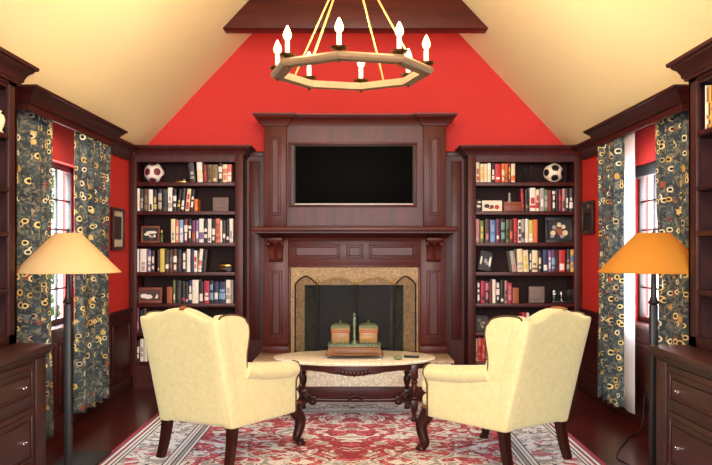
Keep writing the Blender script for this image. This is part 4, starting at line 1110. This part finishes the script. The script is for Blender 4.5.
# ------------------------------------------------------------------ chandelier
CXc, CYc, CR = px(351.0, 5.2), 5.2, .495
zb_, zt_ = 2.443, 2.485
CH = thing('chandelier', 'octagonal wooden ring chandelier with eight lit candle bulbs hanging from gilt rods', 'chandelier', (CXc, CYc, zb_))
ang = [math.radians(-98 + 45*k) for k in range(8)]
def P8(k, r): return (CXc + r*math.cos(ang[k % 8]), CYc + r*math.sin(ang[k % 8]))
b = NB(); rin = CR-.075; vs = []
for k in range(8):
    q = []
    for r, z in ((CR, zb_+.006), (CR+.008, zb_+.014), (CR+.008, zt_-.012), (CR, zt_), (rin, zt_), (rin, zb_), (CR-.008, zb_)): x, y = P8(k, r); q.append(b.verts.new((x, y, z)))
    vs.append(q)
for k in range(8):
    a, c = vs[k], vs[(k+1) % 8]; m = len(a)
    for i in range(m): b.faces.new((a[i], a[(i+1) % m], c[(i+1) % m], c[i]))
obj('ring', b, 'ringwood', CH, smooth=20)
apex = (CXc, CYc, 3.215)
for k in (1, 3, 5, 7):
    x0, y0 = P8(k, CR-.04); x1, y1 = P8(k+1, CR-.04); m = ((x0+x1)/2, (y0+y1)/2, zt_-.005)
    b = NB(); sweep(b, [m, apex], .0062, 8); ball(b, m, .014, 2); obj('rod', b, 'gold', CH)
b = NB(); lathe(b, [(.0, -.06), (.02, -.04), (.045, -.01), (.045, .02), (.02, .05), (.012, .08)], apex, 20); obj('hub', b, 'gold', CH)
b = NB(); sweep(b, [(CXc, CYc, 3.28), (CXc, CYc, cz(CXc)-.03)], .009, 8); lathe(b, [(.0, -.05), (.03, -.04), (.06, -.01), (.06, .03)], (CXc, CYc, cz(CXc)-.05), 20); obj('stem', b, 'gold', CH)
for k in range(8):
    x, y = P8(k, CR-.035)
    b = NB(); lathe(b, [(.012, 0), (.02, .006), (.018, .012), (.045, .02), (.05, .03), (.044, .028), (.02, .022), (.018, .035)], (x, y, zt_-.002), 20)
    lathe(b, [(0, -.02), (.008, -.016), (.009, -.006), (.006, .001)], (x, y, zb_), 10)
    cu = obj('candle_cup', b, 'bronze', CH)
    b = NB(); lathe(b, [(.014, 0), (.014, .076), (.010, .081)], (x, y, zt_+.026), 14); obj('candle', b, 'candle', cu)
    b = NB(); lathe(b, [(.010, 0), (.022, .018), (.026, .034), (.020, .055), (.009, .078), (0, .09)], (x, y, zt_+.105), 14); obj('bulb', b, 'bulb', cu)
    L = bpy.data.lights.new('bulb_light', 'POINT'); L.energy = 7.5; L.color = (1, .78, .48); L.shadow_soft_size = .025
    o = bpy.data.objects.new('bulb_light', L); COL.objects.link(o); o.location = (x, y, zt_+.216)

# ------------------------------------------------------------------ outside the windows
b = NB(); box(b, -14, 14, -14, 22, -.5, -.4); structure('ground_outside', b, 'ground', smooth=0)
rr = random.Random(3)
b = NB()
for k in range(900):
    th, z = rr.uniform(0, 2*PI), rr.uniform(0, 3.2); r = .26*math.sqrt(rr.random())*(1.1-.25*z/3.2)
    c = Vector((-4.12+r*math.cos(th), 11+r*math.sin(th), -.3+z)); a = Vector((rr.uniform(-1, 1), rr.uniform(-1, 1), rr.uniform(-1, 1))).normalized(); e = a.orthogonal().normalized()*.035; a *= .07
    b.faces.new([b.verts.new(c-a), b.verts.new(c+e), b.verts.new(c+a), b.verts.new(c-e)])
sh = thing('shrub', 'tall green shrub growing outside the window behind the beige lamp', 'shrub', (-4.12, 11, -.4))
obj('foliage', b, 'leaf', sh, smooth=0)
b = NB(); sweep(b, [(-4.12, 11, -.4), (-4.11, 11, 1.2), (-4.12, 11.02, 2.4)], [.05, .04, .02], 8); obj('trunk', b, 'dark', sh)

# ------------------------------------------------------------------ light, world, camera
W = bpy.data.worlds.new('sky'); scn.world = W; W.use_nodes = True
bg = W.node_tree.nodes['Background']; bg.inputs[0].default_value = (.95, .97, 1, 1); bg.inputs[1].default_value = 2.2
def area(name, loc, rot, sx, sy, e, col):
    L = bpy.data.lights.new(name, 'AREA'); L.shape = 'RECTANGLE'; L.size = sx; L.size_y = sy; L.energy = e; L.color = col
    o = bpy.data.objects.new(name, L); COL.objects.link(o); o.location = loc; o.rotation_euler = rot; return o
area('rear_fill_low', (0, YR-.02, 1.4), (PI/2, 0, 0), 3.3, 1.75, 235, (.97, .98, 1))  # added fill for the light from behind the camera, no window seen there
area('rear_fill_high', (0, YR+.02, 3.3), (PI/2, 0, 0), 2.2, 1.1, 160, (.97, .98, 1))  # second fill, added high up to brighten table top, rug and red gable
for s in (-1, 1): area('side_window_daylight', (s*2.44, (WY0+WY1)/2, 1.42), (0, s*PI/2, 0), 1.2, 1.3, 70, (.95, .97, 1))

cam = bpy.data.cameras.new('camera'); cam.sensor_width = 36; cam.lens = F/712*36
cam.shift_y = (HY-232.5)/712; cam.shift_x = -(CX-356)/712*1.0; cam.clip_start = .05; cam.clip_end = 100
co = bpy.data.objects.new('camera', cam); COL.objects.link(co); co.location = (0, 0, H); co.rotation_euler = (PI/2, 0, 0)
scn.camera = co
vs_ = scn.view_settings; vs_.view_transform = 'Standard'; vs_.look = 'None'; vs_.exposure = 0.75; vs_.gamma = 1; vs_.use_curve_mapping = False
